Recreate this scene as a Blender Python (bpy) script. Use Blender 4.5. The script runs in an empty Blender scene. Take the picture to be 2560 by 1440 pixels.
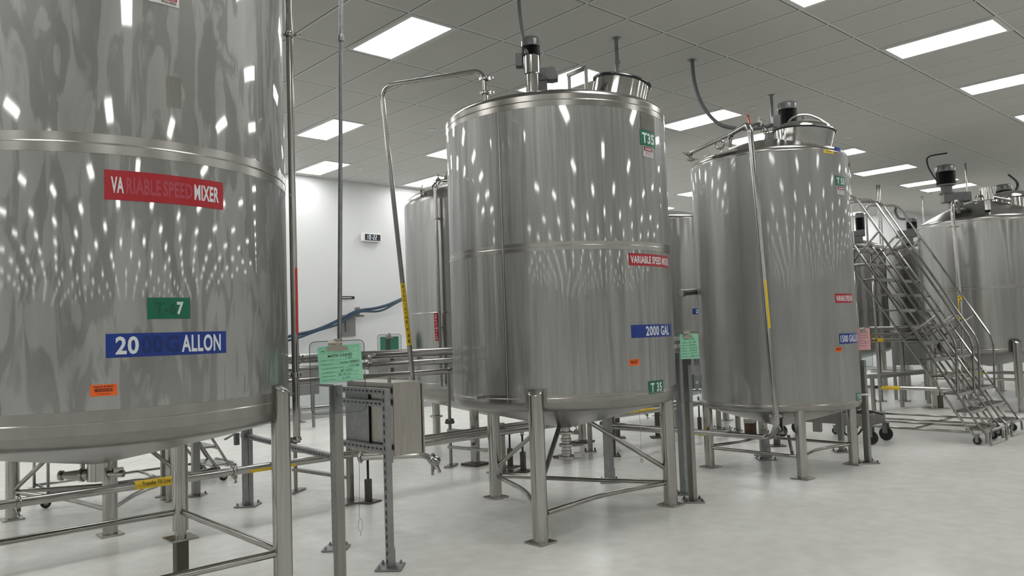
import bpy, bmesh, math, random
from mathutils import Vector, Matrix
PI = math.pi
S = bpy.context.scene
COL = S.collection

# ---------------------------------------------------------------- camera, world, exposure
RM = ((0.73817453, 0.01260279, 0.67449205), (-0.67372476, 0.06496945, 0.73612086), (-0.0345442, -0.99780767, 0.05644961))
FPX, EYE, CEIL = 1965.4, 1.5, 4.632
cam = bpy.data.cameras.new('camera'); cam.sensor_width = 36; cam.lens = FPX * 36 / 2560; cam.clip_end = 200
co = bpy.data.objects.new('camera', cam); COL.objects.link(co)
co.matrix_world = Matrix(((RM[0][0], -RM[0][1], -RM[0][2], 0), (RM[1][0], -RM[1][1], -RM[1][2], 0), (RM[2][0], -RM[2][1], -RM[2][2], EYE), (0, 0, 0, 1)))
S.camera = co
w = bpy.data.worlds.new('world'); S.world = w; w.use_nodes = True
w.node_tree.nodes['Background'].inputs[0].default_value = (0.8, 0.85, 0.9, 1)
w.node_tree.nodes['Background'].inputs[1].default_value = 0.0
S.view_settings.view_transform = 'Standard'; S.view_settings.look = 'None'; S.view_settings.gamma = 1
S.view_settings.use_curve_mapping = False
S.view_settings.exposure = 0.54
LAMP = 10.0                      # radiance of the ceiling panels
try:
    S.cycles.max_bounces = 10; S.cycles.diffuse_bounces = 5; S.cycles.glossy_bounces = 6; S.cycles.transparent_max_bounces = 12
    S.cycles.sample_clamp_indirect = 6
except Exception: pass

def ray(x, y):
    v = (x - 1280, y - 720, FPX)
    return Vector([sum(RM[i][k] * v[k] for k in range(3)) for i in range(3)])
def P(x, y, X=None, Y=None, Z=None, D=None):
    """world point seen at a photo position, at a known X, Y, height or ground distance"""
    r = ray(x, y)
    if X is not None: t = X / r.x
    elif Y is not None: t = Y / r.y
    elif Z is not None: t = (Z - EYE) / r.z
    else: t = D / math.hypot(r.x, r.y)
    return Vector((0, 0, EYE)) + r * t

# ---------------------------------------------------------------- materials
def newmat(name):
    m = bpy.data.materials.new(name); m.use_nodes = True
    nt = m.node_tree; b = nt.nodes['Principled BSDF']
    return m, nt, b
def N(nt, t, **kw):
    n = nt.nodes.new(t)
    for k, v in kw.items():
        if k.startswith('_'): setattr(n, k[1:], v)
        else: n.inputs[k.replace('0', ' ') if k not in n.inputs else k].default_value = v
    return n
def flat(name, c, rough=0.5, metal=0.0, spec=0.5):
    m, nt, b = newmat(name)
    b.inputs['Base Color'].default_value = (*c, 1); b.inputs['Roughness'].default_value = rough
    b.inputs['Metallic'].default_value = metal; b.inputs['Specular IOR Level'].default_value = spec
    tc = nt.nodes.new('ShaderNodeTexCoord'); n = nt.nodes.new('ShaderNodeTexNoise'); n.inputs['Scale'].default_value = 25
    nt.links.new(tc.outputs['Object'], n.inputs['Vector'])
    mx = nt.nodes.new('ShaderNodeMix'); mx.data_type = 'RGBA'; mx.inputs[6].default_value = (*[q * .92 for q in c], 1); mx.inputs[7].default_value = (*[min(1, q * 1.06) for q in c], 1)
    nt.links.new(n.outputs['Fac'], mx.inputs[0]); nt.links.new(mx.outputs[2], b.inputs['Base Color'])
    return m
def steel(name, c0, c1, r0, r1, sc=(9, 9, .5), bump=0.0, seed=0.0, aniso=0.0, wave=0.0, thr=(.35, .65), drip=None, satin=None):
    """stainless steel with streaks along its height"""
    m, nt, b = newmat(name); L = nt.links.new
    tc = nt.nodes.new('ShaderNodeTexCoord'); mp = nt.nodes.new('ShaderNodeMapping')
    mp.inputs['Scale'].default_value = sc; mp.inputs['Location'].default_value = (seed, seed * 1.7, seed * .3)
    L(tc.outputs['Object'], mp.inputs['Vector'])
    n = nt.nodes.new('ShaderNodeTexNoise'); n.inputs['Scale'].default_value = 1; n.inputs['Detail'].default_value = 6; n.inputs['Roughness'].default_value = .6
    n.inputs['Distortion'].default_value = .4
    L(mp.outputs[0], n.inputs['Vector'])
    mr = nt.nodes.new('ShaderNodeMapRange'); mr.inputs['From Min'].default_value = thr[0]; mr.inputs['From Max'].default_value = thr[1]
    L(n.outputs['Fac'], mr.inputs['Value'])
    fac = mr.outputs[0]
    if drip:
        mp2 = nt.nodes.new('ShaderNodeMapping'); mp2.inputs['Scale'].default_value = drip; L(tc.outputs['Object'], mp2.inputs['Vector'])
        n2 = nt.nodes.new('ShaderNodeTexNoise'); n2.inputs['Scale'].default_value = 1; n2.inputs['Detail'].default_value = 3; n2.inputs['Distortion'].default_value = 1.4
        L(mp2.outputs[0], n2.inputs['Vector'])
        m2 = nt.nodes.new('ShaderNodeMapRange'); m2.inputs['From Min'].default_value = .46; m2.inputs['From Max'].default_value = .54; L(n2.outputs['Fac'], m2.inputs['Value'])
        mx = nt.nodes.new('ShaderNodeMath'); mx.operation = 'MULTIPLY_ADD'; mx.inputs[1].default_value = .55
        L(m2.outputs[0], mx.inputs[0])
        hf = nt.nodes.new('ShaderNodeMath'); hf.operation = 'MULTIPLY'; hf.inputs[1].default_value = .45; L(fac, hf.inputs[0]); L(hf.outputs[0], mx.inputs[2])
        fac = mx.outputs[0]
    mc = nt.nodes.new('ShaderNodeMix'); mc.data_type = 'RGBA'; mc.inputs[6].default_value = (*c0, 1); mc.inputs[7].default_value = (*c1, 1)
    L(fac, mc.inputs[0]); L(mc.outputs[2], b.inputs['Base Color'])
    b.inputs['Roughness'].default_value = (r0 + r1) / 2
    b.inputs['Metallic'].default_value = 1
    b.inputs['Anisotropic'].default_value = aniso
    if aniso:
        tg = nt.nodes.new('ShaderNodeTangent'); tg.direction_type = 'RADIAL'; tg.axis = 'Z'; L(tg.outputs[0], b.inputs['Tangent'])
    last = None
    if wave:
        mw = nt.nodes.new('ShaderNodeMapping'); mw.inputs['Scale'].default_value = (3.2, 3.2, .35); mw.inputs['Location'].default_value = (seed, 2, 1); L(tc.outputs['Object'], mw.inputs['Vector'])
        nw = nt.nodes.new('ShaderNodeTexNoise'); nw.inputs['Scale'].default_value = 1; nw.inputs['Detail'].default_value = 1; L(mw.outputs[0], nw.inputs['Vector'])
        bw = nt.nodes.new('ShaderNodeBump'); bw.inputs['Strength'].default_value = 1; bw.inputs['Distance'].default_value = wave; L(nw.outputs['Fac'], bw.inputs['Height'])
        last = bw.outputs[0]
    if bump:
        bp = nt.nodes.new('ShaderNodeBump'); bp.inputs['Strength'].default_value = bump; bp.inputs['Distance'].default_value = .002
        L(n.outputs['Fac'], bp.inputs['Height'])
        if last: L(last, bp.inputs['Normal'])
        last = bp.outputs[0]
    if last: L(last, b.inputs['Normal'])
    if satin:      # brushed grain: a second, broad lobe drawn out along the height
        g = nt.nodes.new('ShaderNodeBsdfPrincipled'); g.inputs['Metallic'].default_value = 1; g.inputs['Roughness'].default_value = satin[1]
        g.inputs['Anisotropic'].default_value = satin[2]; g.inputs['Anisotropic Rotation'].default_value = satin[3]
        L(mc.outputs[2], g.inputs['Base Color'])
        if last: L(last, g.inputs['Normal'])
        tg = nt.nodes.new('ShaderNodeTangent'); tg.direction_type = 'RADIAL'; tg.axis = 'Z'; L(tg.outputs[0], g.inputs['Tangent'])
        ms = nt.nodes.new('ShaderNodeMixShader'); sm = nt.nodes.new('ShaderNodeMapRange'); sm.inputs['To Min'].default_value = satin[0] - satin[4]; sm.inputs['To Max'].default_value = satin[0] + satin[4]
        L(fac, sm.inputs['Value']); L(sm.outputs[0], ms.inputs[0]); L(b.outputs[0], ms.inputs[1]); L(g.outputs[0], ms.inputs[2])
        L(ms.outputs[0], nt.nodes['Material Output'].inputs[0])
    return m

M = {}
M['shell_a'] = steel('shell_streaked', (.285, .285, .277), (.43, .43, .42), .03, .06, (5, 5, .8), 0, 3.1, 0, .006, (.35, .65), (11, 11, 2.0), (.72, .50, .2, .25, .10))
M['shell_b'] = steel('shell_satin', (.29, .293, .285), (.41, .412, .402), .03, .07, (26, 26, .9), 0, 8.2, 0, .004, (.3, .7), None, (.78, .50, .2, .25, .10))
M['shell_c'] = steel('shell_hazy', (.32, .322, .315), (.39, .39, .382), .04, .08, (7, 7, .5), 0, 1.2, 0, .004, (.3, .7), None, (.84, .52, .0, .25, .05))
M['shell_d'] = steel('shell_far', (.31, .308, .297), (.38, .378, .366), .10, .16, (10, 10, .4), 0, 5.5, 0, .008, (.3, .7), None, (.6, .38, .6, .25, .08))
M['head'] = steel('head_satin', (.25, .245, .232), (.30, .295, .282), .24, .32, (3, 3, 3), 0, 2.2)
M['band'] = steel('weld_band', (.34, .33, .31), (.40, .39, .37), .22, .28, (9, 9, 3), 0, 4.4)
M['leg'] = steel('leg_tube', (.32, .312, .292), (.44, .43, .405), .15, .20, (40, 40, 1.2), 0, 6.1)
M['brace'] = steel('brace_tube', (.32, .312, .292), (.40, .39, .365), .15, .19, (4, 4, 4), 0, 6.1)
M['pipe'] = steel('pipe_tube', (.36, .352, .335), (.42, .41, .39), .13, .20, (4, 4, 4), 0, 7.7)
M['frame'] = steel('ladder_tube', (.28, .273, .257), (.35, .343, .325), .17, .21, (4, 4, 4), 0, 9.3)
M['post'] = steel('square_tube', (.26, .255, .24), (.32, .315, .298), .28, .38, (20, 20, 1.5), 0, 3.3)
M['galv'] = steel('galvanized', (.26, .268, .27), (.32, .328, .33), .38, .48, (20, 20, 20), 0, 5.9)
M['brush'] = steel('brushed_box', (.34, .33, .30), (.42, .405, .37), .28, .40, (90, 90, 5), .04, 1.9)
M['polish'] = steel('polished_steel', (.46, .455, .44), (.54, .53, .515), .08, .15, (8, 8, 8), 0, 2.9)
M['cast'] = flat('cast_gray_paint', (.11, .113, .111), .42)
M['cowl'] = flat('gray_cowl', (.10, .10, .098), .3)
M['dark'] = flat('black_motor', (.012, .012, .012), .38)
M['rubber'] = flat('black_rubber', (.014, .014, .014), .55)
M['brown'] = flat('rusty_steel', (.10, .085, .07), .5, .35)
M['conduit'] = steel('gray_conduit', (.20, .215, .225), (.27, .285, .295), .35, .45, (20, 20, 20))
M['flex'] = flat('flexible_gray_hose', (.13, .14, .145), .5)
M['blue_hose'] = flat('blue_hose', (.008, .035, .07), .4)
M['white_plastic'] = flat('white_plastic', (.75, .75, .74), .4)
M['grayplate'] = flat('gray_plate', (.23, .23, .225), .5, .5)
M['red'] = flat('red_vinyl', (.40, .006, .016), .28)
M['green'] = flat('green_vinyl', (.0, .13, .062), .3)
M['blue'] = flat('blue_vinyl', (.004, .034, .24), .28)
M['orange'] = flat('orange_label', (.85, .13, .012), .45)
M['yellow'] = flat('yellow_tape', (.72, .50, .015), .4)
M['redtape'] = flat('red_tape', (.55, .03, .015), .35)
M['white_ink'] = flat('white_letters', (.70, .74, .76), .35)
M['black_ink'] = flat('black_letters', (.012, .012, .012), .45)
M['blue_ink'] = flat('blue_pen', (.02, .03, .22), .5)
M['gray_ink'] = flat('gray_print', (.06, .09, .075), .5)
M['unlit_red'] = flat('unlit_letters_on_red', (.42, .06, .08), .3)  # reflective letters that catch no glare, their dimness put into the colour
M['unlit_blue'] = flat('unlit_letters_on_blue', (.003, .02, .13), .3)  # same for the blue label: missing glare painted as a darker tint
M['unlit_green'] = flat('unlit_letters_on_green', (.0, .085, .05), .3)  # same for the green label: unlit letters painted darker
M['paper_green'] = flat('green_paper', (.31, .69, .47), .6)
M['paper_shaded_green'] = flat('shaded_green_paper', (.05, .24, .14), .6)  # the same green paper with shade put into its colour
M['paper_pink'] = flat('pink_paper', (.80, .42, .45), .6)
M['paper_white'] = flat('white_paper', (.72, .72, .70), .6)
M['clip'] = flat('clip_metal', (.36, .34, .29), .35, .7)
M['amber'] = flat('brown_resin', (.055, .022, .010), .3)
M['lime'] = flat('hatch_gasket', (.02, .02, .04), .4)

m, nt, b = newmat('wall_paint'); L = nt.links.new
b.inputs['Base Color'].default_value = (.63, .645, .65, 1); b.inputs['Roughness'].default_value = .45
n = nt.nodes.new('ShaderNodeTexNoise'); n.inputs['Scale'].default_value = 60
bp = nt.nodes.new('ShaderNodeBump'); bp.inputs['Strength'].default_value = .06; L(n.outputs['Fac'], bp.inputs['Height']); L(bp.outputs[0], b.inputs['Normal'])
M['wall'] = m
M['base'] = flat('gray_cove_base', (.40, .40, .395), .35)

# ceiling: 2 ft x 4 ft lay-in tiles in a T-bar grid
m, nt, b = newmat('ceiling_tiles'); L = nt.links.new
tc = nt.nodes.new('ShaderNodeTexCoord'); sp = nt.nodes.new('ShaderNodeSeparateXYZ'); L(tc.outputs['Object'], sp.inputs[0])
def mth(op, a, bb=None):
    k = nt.nodes.new('ShaderNodeMath'); k.operation = op
    for i, v in enumerate((a, bb)):
        if v is None: continue
        if isinstance(v, (int, float)): k.inputs[i].default_value = v
        else: L(v, k.inputs[i])
    return k.outputs[0]
def dist_line(axis, off, per):
    t = mth('DIVIDE', mth('SUBTRACT', sp.outputs[axis], off), per)
    f = mth('SUBTRACT', t, mth('FLOOR', mth('ADD', t, .5)))
    return mth('MULTIPLY', f, per)          # signed distance to the nearest grid line
dx = dist_line(0, 4.387, .6096); dy = dist_line(1, 7.330, 1.2192)
barx = mth('LESS_THAN', mth('ABSOLUTE', dx), .012); bary = mth('LESS_THAN', mth('ABSOLUTE', dy), .012)
gapx = mth('LESS_THAN', mth('ABSOLUTE', mth('ADD', dx, .0165)), .0062); gapy = mth('LESS_THAN', mth('ABSOLUTE', mth('SUBTRACT', dy, .0165)), .0062)  # shadow gap along one side of each T-bar, painted as a dark line
bar = mth('MAXIMUM', barx, bary); gap = mth('MULTIPLY', mth('MAXIMUM', gapx, gapy), mth('SUBTRACT', 1, bar))
n = nt.nodes.new('ShaderNodeTexNoise'); n.inputs['Scale'].default_value = 1.2; L(tc.outputs['Object'], n.inputs['Vector'])
c1 = nt.nodes.new('ShaderNodeMix'); c1.data_type = 'RGBA'; c1.inputs[6].default_value = (.50, .50, .475, 1); c1.inputs[7].default_value = (.54, .54, .515, 1); L(n.outputs['Fac'], c1.inputs[0])
c2 = nt.nodes.new('ShaderNodeMix'); c2.data_type = 'RGBA'; c2.inputs[7].default_value = (.64, .64, .62, 1); L(bar, c2.inputs[0]); L(c1.outputs[2], c2.inputs[6])
c3 = nt.nodes.new('ShaderNodeMix'); c3.data_type = 'RGBA'; c3.inputs[7].default_value = (.06, .06, .057, 1); L(gap, c3.inputs[0]); L(c2.outputs[2], c3.inputs[6])
L(c3.outputs[2], b.inputs['Base Color']); b.inputs['Roughness'].default_value = .8
M['ceiling'] = m

# floor: light gray sealed epoxy, mottled
m, nt, b = newmat('epoxy_floor'); L = nt.links.new
tc = nt.nodes.new('ShaderNodeTexCoord')
n = nt.nodes.new('ShaderNodeTexNoise'); n.inputs['Scale'].default_value = .9; n.inputs['Detail'].default_value = 5; L(tc.outputs['Object'], n.inputs['Vector'])
n2 = nt.nodes.new('ShaderNodeTexNoise'); n2.inputs['Scale'].default_value = 7; n2.inputs['Detail'].default_value = 6; L(tc.outputs['Object'], n2.inputs['Vector'])
mx = nt.nodes.new('ShaderNodeMath'); mx.operation = 'ADD'; L(n.outputs['Fac'], mx.inputs[0]); L(n2.outputs['Fac'], mx.inputs[1])
cr = nt.nodes.new('ShaderNodeValToRGB'); cr.color_ramp.elements[0].position = .40; cr.color_ramp.elements[0].color = (.68, .68, .65, 1)
cr.color_ramp.elements[1].position = .66; cr.color_ramp.elements[1].color = (.80, .80, .775, 1)
hv = nt.nodes.new('ShaderNodeMath'); hv.operation = 'MULTIPLY'; hv.inputs[1].default_value = .5; L(mx.outputs[0], hv.inputs[0]); L(hv.outputs[0], cr.inputs[0])
L(cr.outputs[0], b.inputs['Base Color'])
b.inputs['Roughness'].default_value = .26
b.inputs['Specular IOR Level'].default_value = .5
M['floor'] = m

m, nt, b = newmat('panel_light')
em = nt.nodes.new('ShaderNodeEmission'); em.inputs[0].default_value = (1, .99, .97, 1); em.inputs[1].default_value = LAMP
nt.links.new(em.outputs[0], nt.nodes['Material Output'].inputs[0]); M['lamp'] = m
M['lamp_frame'] = flat('light_frame', (.62, .62, .60), .5)
m, nt, b = newmat('clock_digits')
em = nt.nodes.new('ShaderNodeEmission'); em.inputs[0].default_value = (.8, .9, 1, 1); em.inputs[1].default_value = 1.0
nt.links.new(em.outputs[0], nt.nodes['Material Output'].inputs[0]); M['digits'] = m

# clear acrylic: mostly see-through with a clear-coat reflection
m, nt, b = newmat('clear_acrylic'); L = nt.links.new
tr = nt.nodes.new('ShaderNodeBsdfTransparent'); tr.inputs[0].default_value = (.86, .885, .89, 1)
gl = nt.nodes.new('ShaderNodeBsdfGlossy'); gl.inputs['Roughness'].default_value = .06
fr = nt.nodes.new('ShaderNodeFresnel'); fr.inputs[0].default_value = 1.45
mxs = nt.nodes.new('ShaderNodeMixShader'); L(fr.outputs[0], mxs.inputs[0]); L(tr.outputs[0], mxs.inputs[1]); L(gl.outputs[0], mxs.inputs[2])
L(mxs.outputs[0], nt.nodes['Material Output'].inputs[0]); M['acrylic'] = m

M['edge'] = flat('acrylic_edge', (.10, .11, .12), .12)

# ---------------------------------------------------------------- mesh building
class MB:
    """collects shapes in world coordinates; each face remembers its material slot"""
    def __init__(s): s.v = []; s.f = []; s.m = []; s.smooth = []; s.mat = 0
    def add(s, vs, fs, smooth=False):
        o = len(s.v); s.v += [Vector(v) for v in vs]
        for f in fs: s.f.append([i + o for i in f]); s.m.append(s.mat); s.smooth.append(smooth)
        return s
    def box(s, c, size, rz=0, ax=None):
        c = Vector(c); hx, hy, hz = [q / 2 for q in size]
        R = Matrix.Rotation(rz, 3, 'Z') if ax is None else Matrix(ax).transposed()
        vs = [c + R @ Vector((x * hx, y * hy, z * hz)) for x in (-1, 1) for y in (-1, 1) for z in (-1, 1)]
        return s.add(vs, [(0, 1, 3, 2), (4, 6, 7, 5), (0, 4, 5, 1), (2, 3, 7, 6), (0, 2, 6, 4), (1, 5, 7, 3)])
    def bbox(s, c, size, bev=.004, rz=0):
        """box with chamfered vertical and horizontal edges"""
        c = Vector(c); bm = bmesh.new(); bmesh.ops.create_cube(bm, size=1)
        for v in bm.verts: v.co = Vector((v.co.x * size[0], v.co.y * size[1], v.co.z * size[2]))
        bmesh.ops.bevel(bm, geom=bm.edges[:], offset=bev, segments=2, affect='EDGES', profile=.6)
        R = Matrix.Rotation(rz, 3, 'Z'); bm.verts.index_update()
        s.add([c + R @ v.co for v in bm.verts], [[v.index for v in f.verts] for f in bm.faces]); bm.free(); return s
    def ring(s, pts): o = len(s.v); s.v += pts; return list(range(o, o + len(pts)))
    def sweep(s, path, r, n=14, cap=True, closed=False, hollow=False):
        """round tube through a list of points; r is a number or one per point"""
        path = [Vector(p) for p in path]; k = len(path); rs = r if isinstance(r, (list, tuple)) else [r] * k
        t0 = (path[1] - path[0]).normalized(); up = Vector((0, 0, 1)) if abs(t0.z) < .9 else Vector((1, 0, 0))
        nrm = t0.cross(up).normalized(); rings = []
        for i, p in enumerate(path):
            if closed: t = (path[(i + 1) % k] - path[i - 1]).normalized()
            elif i == 0: t = t0
            elif i == k - 1: t = (path[-1] - path[-2]).normalized()
            else: t = ((path[i + 1] - p).normalized() + (p - path[i - 1]).normalized()).normalized()
            nrm = (nrm - t * nrm.dot(t)).normalized(); bi = t.cross(nrm)
            rings.append(s.ring([p + (nrm * math.cos(2 * PI * j / n) + bi * math.sin(2 * PI * j / n)) * rs[i] for j in range(n)]))
        m_ = k if closed else k - 1
        for i in range(m_):
            a, b2 = rings[i], rings[(i + 1) % k]
            for j in range(n): s.f.append([a[j], a[(j + 1) % n], b2[(j + 1) % n], b2[j]]); s.m.append(s.mat); s.smooth.append(True)
        if cap and not closed:
            for rg, fl in ((rings[0], True), (rings[-1], False)):
                s.f.append(rg[::-1] if fl else rg[:]); s.m.append(s.mat); s.smooth.append(False)
        return s
    def cyl(s, a, b2, r, n=24, cap=True): return s.sweep([a, b2], r, n, cap)
    def lathe(s, c, prof, n=48, axis=None, caps=True, a0=0, a1=2 * PI):
        """prof: (radius, height) list turned about the axis through c"""
        c = Vector(c); z = Vector(axis or (0, 0, 1)).normalized(); x = z.cross(Vector((0, 1, 0)) if abs(z.y) < .9 else Vector((1, 0, 0))).normalized(); y = z.cross(x)
        full = abs(a1 - a0 - 2 * PI) < 1e-6; m_ = n if full else n + 1; rings = []
        for r, h in prof:
            rings.append(s.ring([c + z * h + (x * math.cos(a0 + (a1 - a0) * j / n) + y * math.sin(a0 + (a1 - a0) * j / n)) * max(r, 1e-5) for j in range(m_)]))
        for i in range(len(prof) - 1):
            a, b2 = rings[i], rings[i + 1]
            for j in range(n): s.f.append([a[j], a[(j + 1) % m_], b2[(j + 1) % m_], b2[j]]); s.m.append(s.mat); s.smooth.append(True)
        if caps and full:
            if prof[0][0] > 1e-4: s.f.append(rings[0][::-1]); s.m.append(s.mat); s.smooth.append(False)
            if prof[-1][0] > 1e-4: s.f.append(rings[-1]); s.m.append(s.mat); s.smooth.append(False)
        return s
    def prism(s, pts, d):
        """flat outline (world points) thickened by vector d"""
        pts = [Vector(p) for p in pts]; k = len(pts); d = Vector(d)
        return s.add(pts + [p + d for p in pts], [list(range(k))[::-1], list(range(k, 2 * k))] + [[i, (i + 1) % k, (i + 1) % k + k, i + k] for i in range(k)])
    def sphere(s, c, r, n=12, sq=1): return s.lathe(c, [(r * math.sin(PI * i / n), -r * sq * math.cos(PI * i / n)) for i in range(n + 1)], 2 * n, caps=False)

ORG = {}
def root(name, loc, label=None, cat=None, group=None, kind=None):
    o = bpy.data.objects.new(name, None); COL.objects.link(o); o.location = loc; o.empty_display_size = .1
    ORG[o] = Vector(loc); tag(o, label, cat, group, kind); return o
def tag(o, label=None, cat=None, group=None, kind=None):
    for k, v in (('label', label), ('category', cat), ('group', group), ('kind', kind)):
        if v: o[k] = v
    return o
def build(name, mb, mats, parent=None, loc=None, angle=.6):
    """ONE mesh object; world-space shapes are stored relative to their thing's base"""
    if not isinstance(mats, (list, tuple)): mats = [mats]
    org = ORG[parent] if parent is not None else Vector(loc if loc is not None else (0, 0, 0))
    me = bpy.data.meshes.new(name); me.from_pydata([v - org for v in mb.v], [], mb.f)
    for q in mats: me.materials.append(M[q] if isinstance(q, str) else q)
    me.polygons.foreach_set('material_index', mb.m); me.polygons.foreach_set('use_smooth', mb.smooth)
    bm = bmesh.new(); bm.from_mesh(me); bmesh.ops.recalc_face_normals(bm, faces=bm.faces[:])
    for e in bm.edges:
        if len(e.link_faces) == 2 and e.calc_face_angle(0) > angle: e.smooth = False
    bm.to_mesh(me); bm.free(); me.update()
    o = bpy.data.objects.new(name, me); COL.objects.link(o)
    if parent is not None: o.parent = parent
    else: o.location = org
    ORG[o] = org
    return o
def thing(name, mb, mats, loc, label, cat, group=None):
    return tag(build(name, mb, mats, None, loc), label, cat, group)
def struct(name, mb, mats): return tag(build(name, mb, mats), kind='structure')
def copy_tree(o, parent=None):
    c = o.copy(); COL.objects.link(c)
    if parent is not None: c.parent = parent
    for ch in [q for q in bpy.data.objects if q.parent == o]: copy_tree(ch, c)
    return c
def fillet(pts, rad, n=6):
    """rounds the corners of a polyline"""
    pts = [Vector(p) for p in pts]; out = [pts[0]]
    for i in range(1, len(pts) - 1):
        a, b2, c = pts[i - 1], pts[i], pts[i + 1]; u = (a - b2); v = (c - b2)
        r = min(rad, u.length * .49, v.length * .49); u.normalize(); v.normalize()
        p0, p2 = b2 + u * r, b2 + v * r
        for k in range(n + 1):
            t = k / n; out.append(p0 * (1 - t) ** 2 + b2 * 2 * t * (1 - t) + p2 * t * t)
    out.append(pts[-1]); return out
def bez(pts, n=10):
    """smooth curve through points"""
    pts = [Vector(p) for p in pts]; q = [pts[0] * 2 - pts[1]] + pts + [pts[-1] * 2 - pts[-2]]; out = []
    for i in range(1, len(q) - 2):
        for k in range(n):
            t = k / n; a, b2, c, d = q[i - 1:i + 3]
            out.append(.5 * ((2 * b2) + (c - a) * t + (2 * a - 5 * b2 + 4 * c - d) * t * t + (3 * b2 - a - 3 * c + d) * t ** 3))
    out.append(pts[-1]); return out

# ---------------------------------------------------------------- lettering
_tc = {}
def glyphs(txt, bold=.03):
    key = (txt, bold)
    if key not in _tc:
        cu = bpy.data.curves.new('t', 'FONT'); cu.body = txt; cu.offset = bold; cu.resolution_u = 3; cu.space_character = 1.07
        ob = bpy.data.objects.new('t', cu); COL.objects.link(ob); dg = bpy.context.evaluated_depsgraph_get()
        me = bpy.data.meshes.new_from_object(ob.evaluated_get(dg))
        bm = bmesh.new(); bm.from_mesh(me); xs = [v.co.x for v in bm.verts] or [0]
        ns = 4 * len(txt) if len(txt) < 12 else 0
        for k in range(1, ns):
            bmesh.ops.bisect_plane(bm, geom=bm.verts[:] + bm.edges[:] + bm.faces[:], plane_co=(min(xs) + (max(xs) - min(xs)) * k / ns, 0, 0), plane_no=(1, 0, 0))
        ys = [v.co.y for v in bm.verts] or [0]
        for k in range(1, 5):
            bmesh.ops.bisect_plane(bm, geom=bm.verts[:] + bm.edges[:] + bm.faces[:], plane_co=(0, min(ys) + (max(ys) - min(ys)) * k / 5, 0), plane_no=(0, 1, 0))
        bm.to_mesh(me); bm.free()
        vs = [(v.co.x, v.co.y) for v in me.vertices]; fs = [list(p.vertices) for p in me.polygons]
        bpy.data.objects.remove(ob); bpy.data.curves.remove(cu); bpy.data.meshes.remove(me)
        _tc[key] = (vs, fs)
    return _tc[key]
def put_text(mb, txt, f, u0, v0, wd, ht, off, mat, bold=.03):
    """text filling the box (u0,v0,wd,ht), mapped to the surface by f(u,v,off)"""
    vs, fs = glyphs(txt, bold)
    if not vs: return
    x0, x1 = min(v[0] for v in vs), max(v[0] for v in vs); y0, y1 = min(v[1] for v in vs), max(v[1] for v in vs)
    mb.mat = mat
    mb.add([f(u0 + (x - x0) / (x1 - x0) * wd, v0 + (y - y0) / max(1e-6, y1 - y0) * ht, off) for x, y in vs], fs)
def put_words(mb, parts, f, u0, v0, wd, ht, off, bold=.03):
    """one line made of differently coloured pieces: (text, material, share of the width)"""
    tot = sum(p[2] for p in parts); u = u0
    for t, mt, sh in parts:
        if t.strip(): put_text(mb, t, f, u + wd * .01, v0, wd * sh / tot - wd * .02, ht, off, mt, bold)
        u += wd * sh / tot
def put_rect(mb, f, u0, v0, wd, ht, off, mat, n=16):
    mb.mat = mat
    vs = []; 
    for i in range(n + 1):
        for j in (0, 1): vs.append(f(u0 + wd * i / n, v0 + ht * j, off))
    mb.add(vs, [(2 * i, 2 * i + 2, 2 * i + 3, 2 * i + 1) for i in range(n)])
def put_slab(mb, f, u0, v0, wd, ht, t, mat, n=16):
    """thin sheet of real thickness"""
    mb.mat = mat; vs = []
    for o in (0, t):
        for i in range(n + 1):
            for j in (0, 1): vs.append(f(u0 + wd * i / n, v0 + ht * j, o))
    k = 2 * (n + 1); fs = []
    for i in range(n):
        a = 2 * i
        fs += [(k + a, k + a + 2, k + a + 3, k + a + 1), (a, a + 1, a + 3, a + 2), (a, a + 2, k + a + 2, k + a), (a + 1, k + a + 1, k + a + 3, a + 3)]
    fs += [(0, k, k + 1, 1), (2 * n, 2 * n + 1, k + 2 * n + 1, k + 2 * n)]
    mb.add(vs, fs)
def cylmap(c, R, ang, zc):
    def f(u, v, o):
        a = ang + u / R; return Vector((c[0] + (R + o) * math.cos(a), c[1] + (R + o) * math.sin(a), zc + v))
    return f
def planemap(c, right, up):
    c = Vector(c); right = Vector(right).normalized(); up = Vector(up).normalized(); n = right.cross(up)
    return lambda u, v, o: c + right * u + up * v + n * o
def hit(px, py, c, R):
    r = ray(px, py); a = r.x ** 2 + r.y ** 2; b_ = -2 * (r.x * c[0] + r.y * c[1]); cc = c[0] ** 2 + c[1] ** 2 - R * R
    d = max(0, b_ * b_ - 4 * a * cc); t = (-b_ - math.sqrt(d)) / (2 * a); p = Vector((0, 0, EYE)) + r * t
    return math.atan2(p.y - c[1], p.x - c[0]), p.z
def sticker(parent, c, R, x0, y0, x1, y1, mats, draw, name='sticker', label=None, t=.0012):
    """vinyl label on a tank wall, at the place it has in the photograph"""
    xc, yc = (x0 + x1) / 2, (y0 + y1) / 2
    a0, _ = hit(x0, yc, c, R); a1, _ = hit(x1, yc, c, R); d = (a1 - a0 + PI) % (2 * PI) - PI
    _, zt = hit(xc, y0, c, R); _, zb = hit(xc, y1, c, R); am, zc = hit(xc, yc, c, R)
    wd, ht = abs(d) * R, zt - zb; f = cylmap(c, R + .0006, a0 + d / 2, zc); mb = MB()
    put_slab(mb, f, -wd / 2, -ht / 2, wd, ht, t, 0)
    draw(mb, f, wd, ht, t + .0006)
    o = build(name, mb, mats, parent)
    if label: o['label'] = label
    return o

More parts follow.
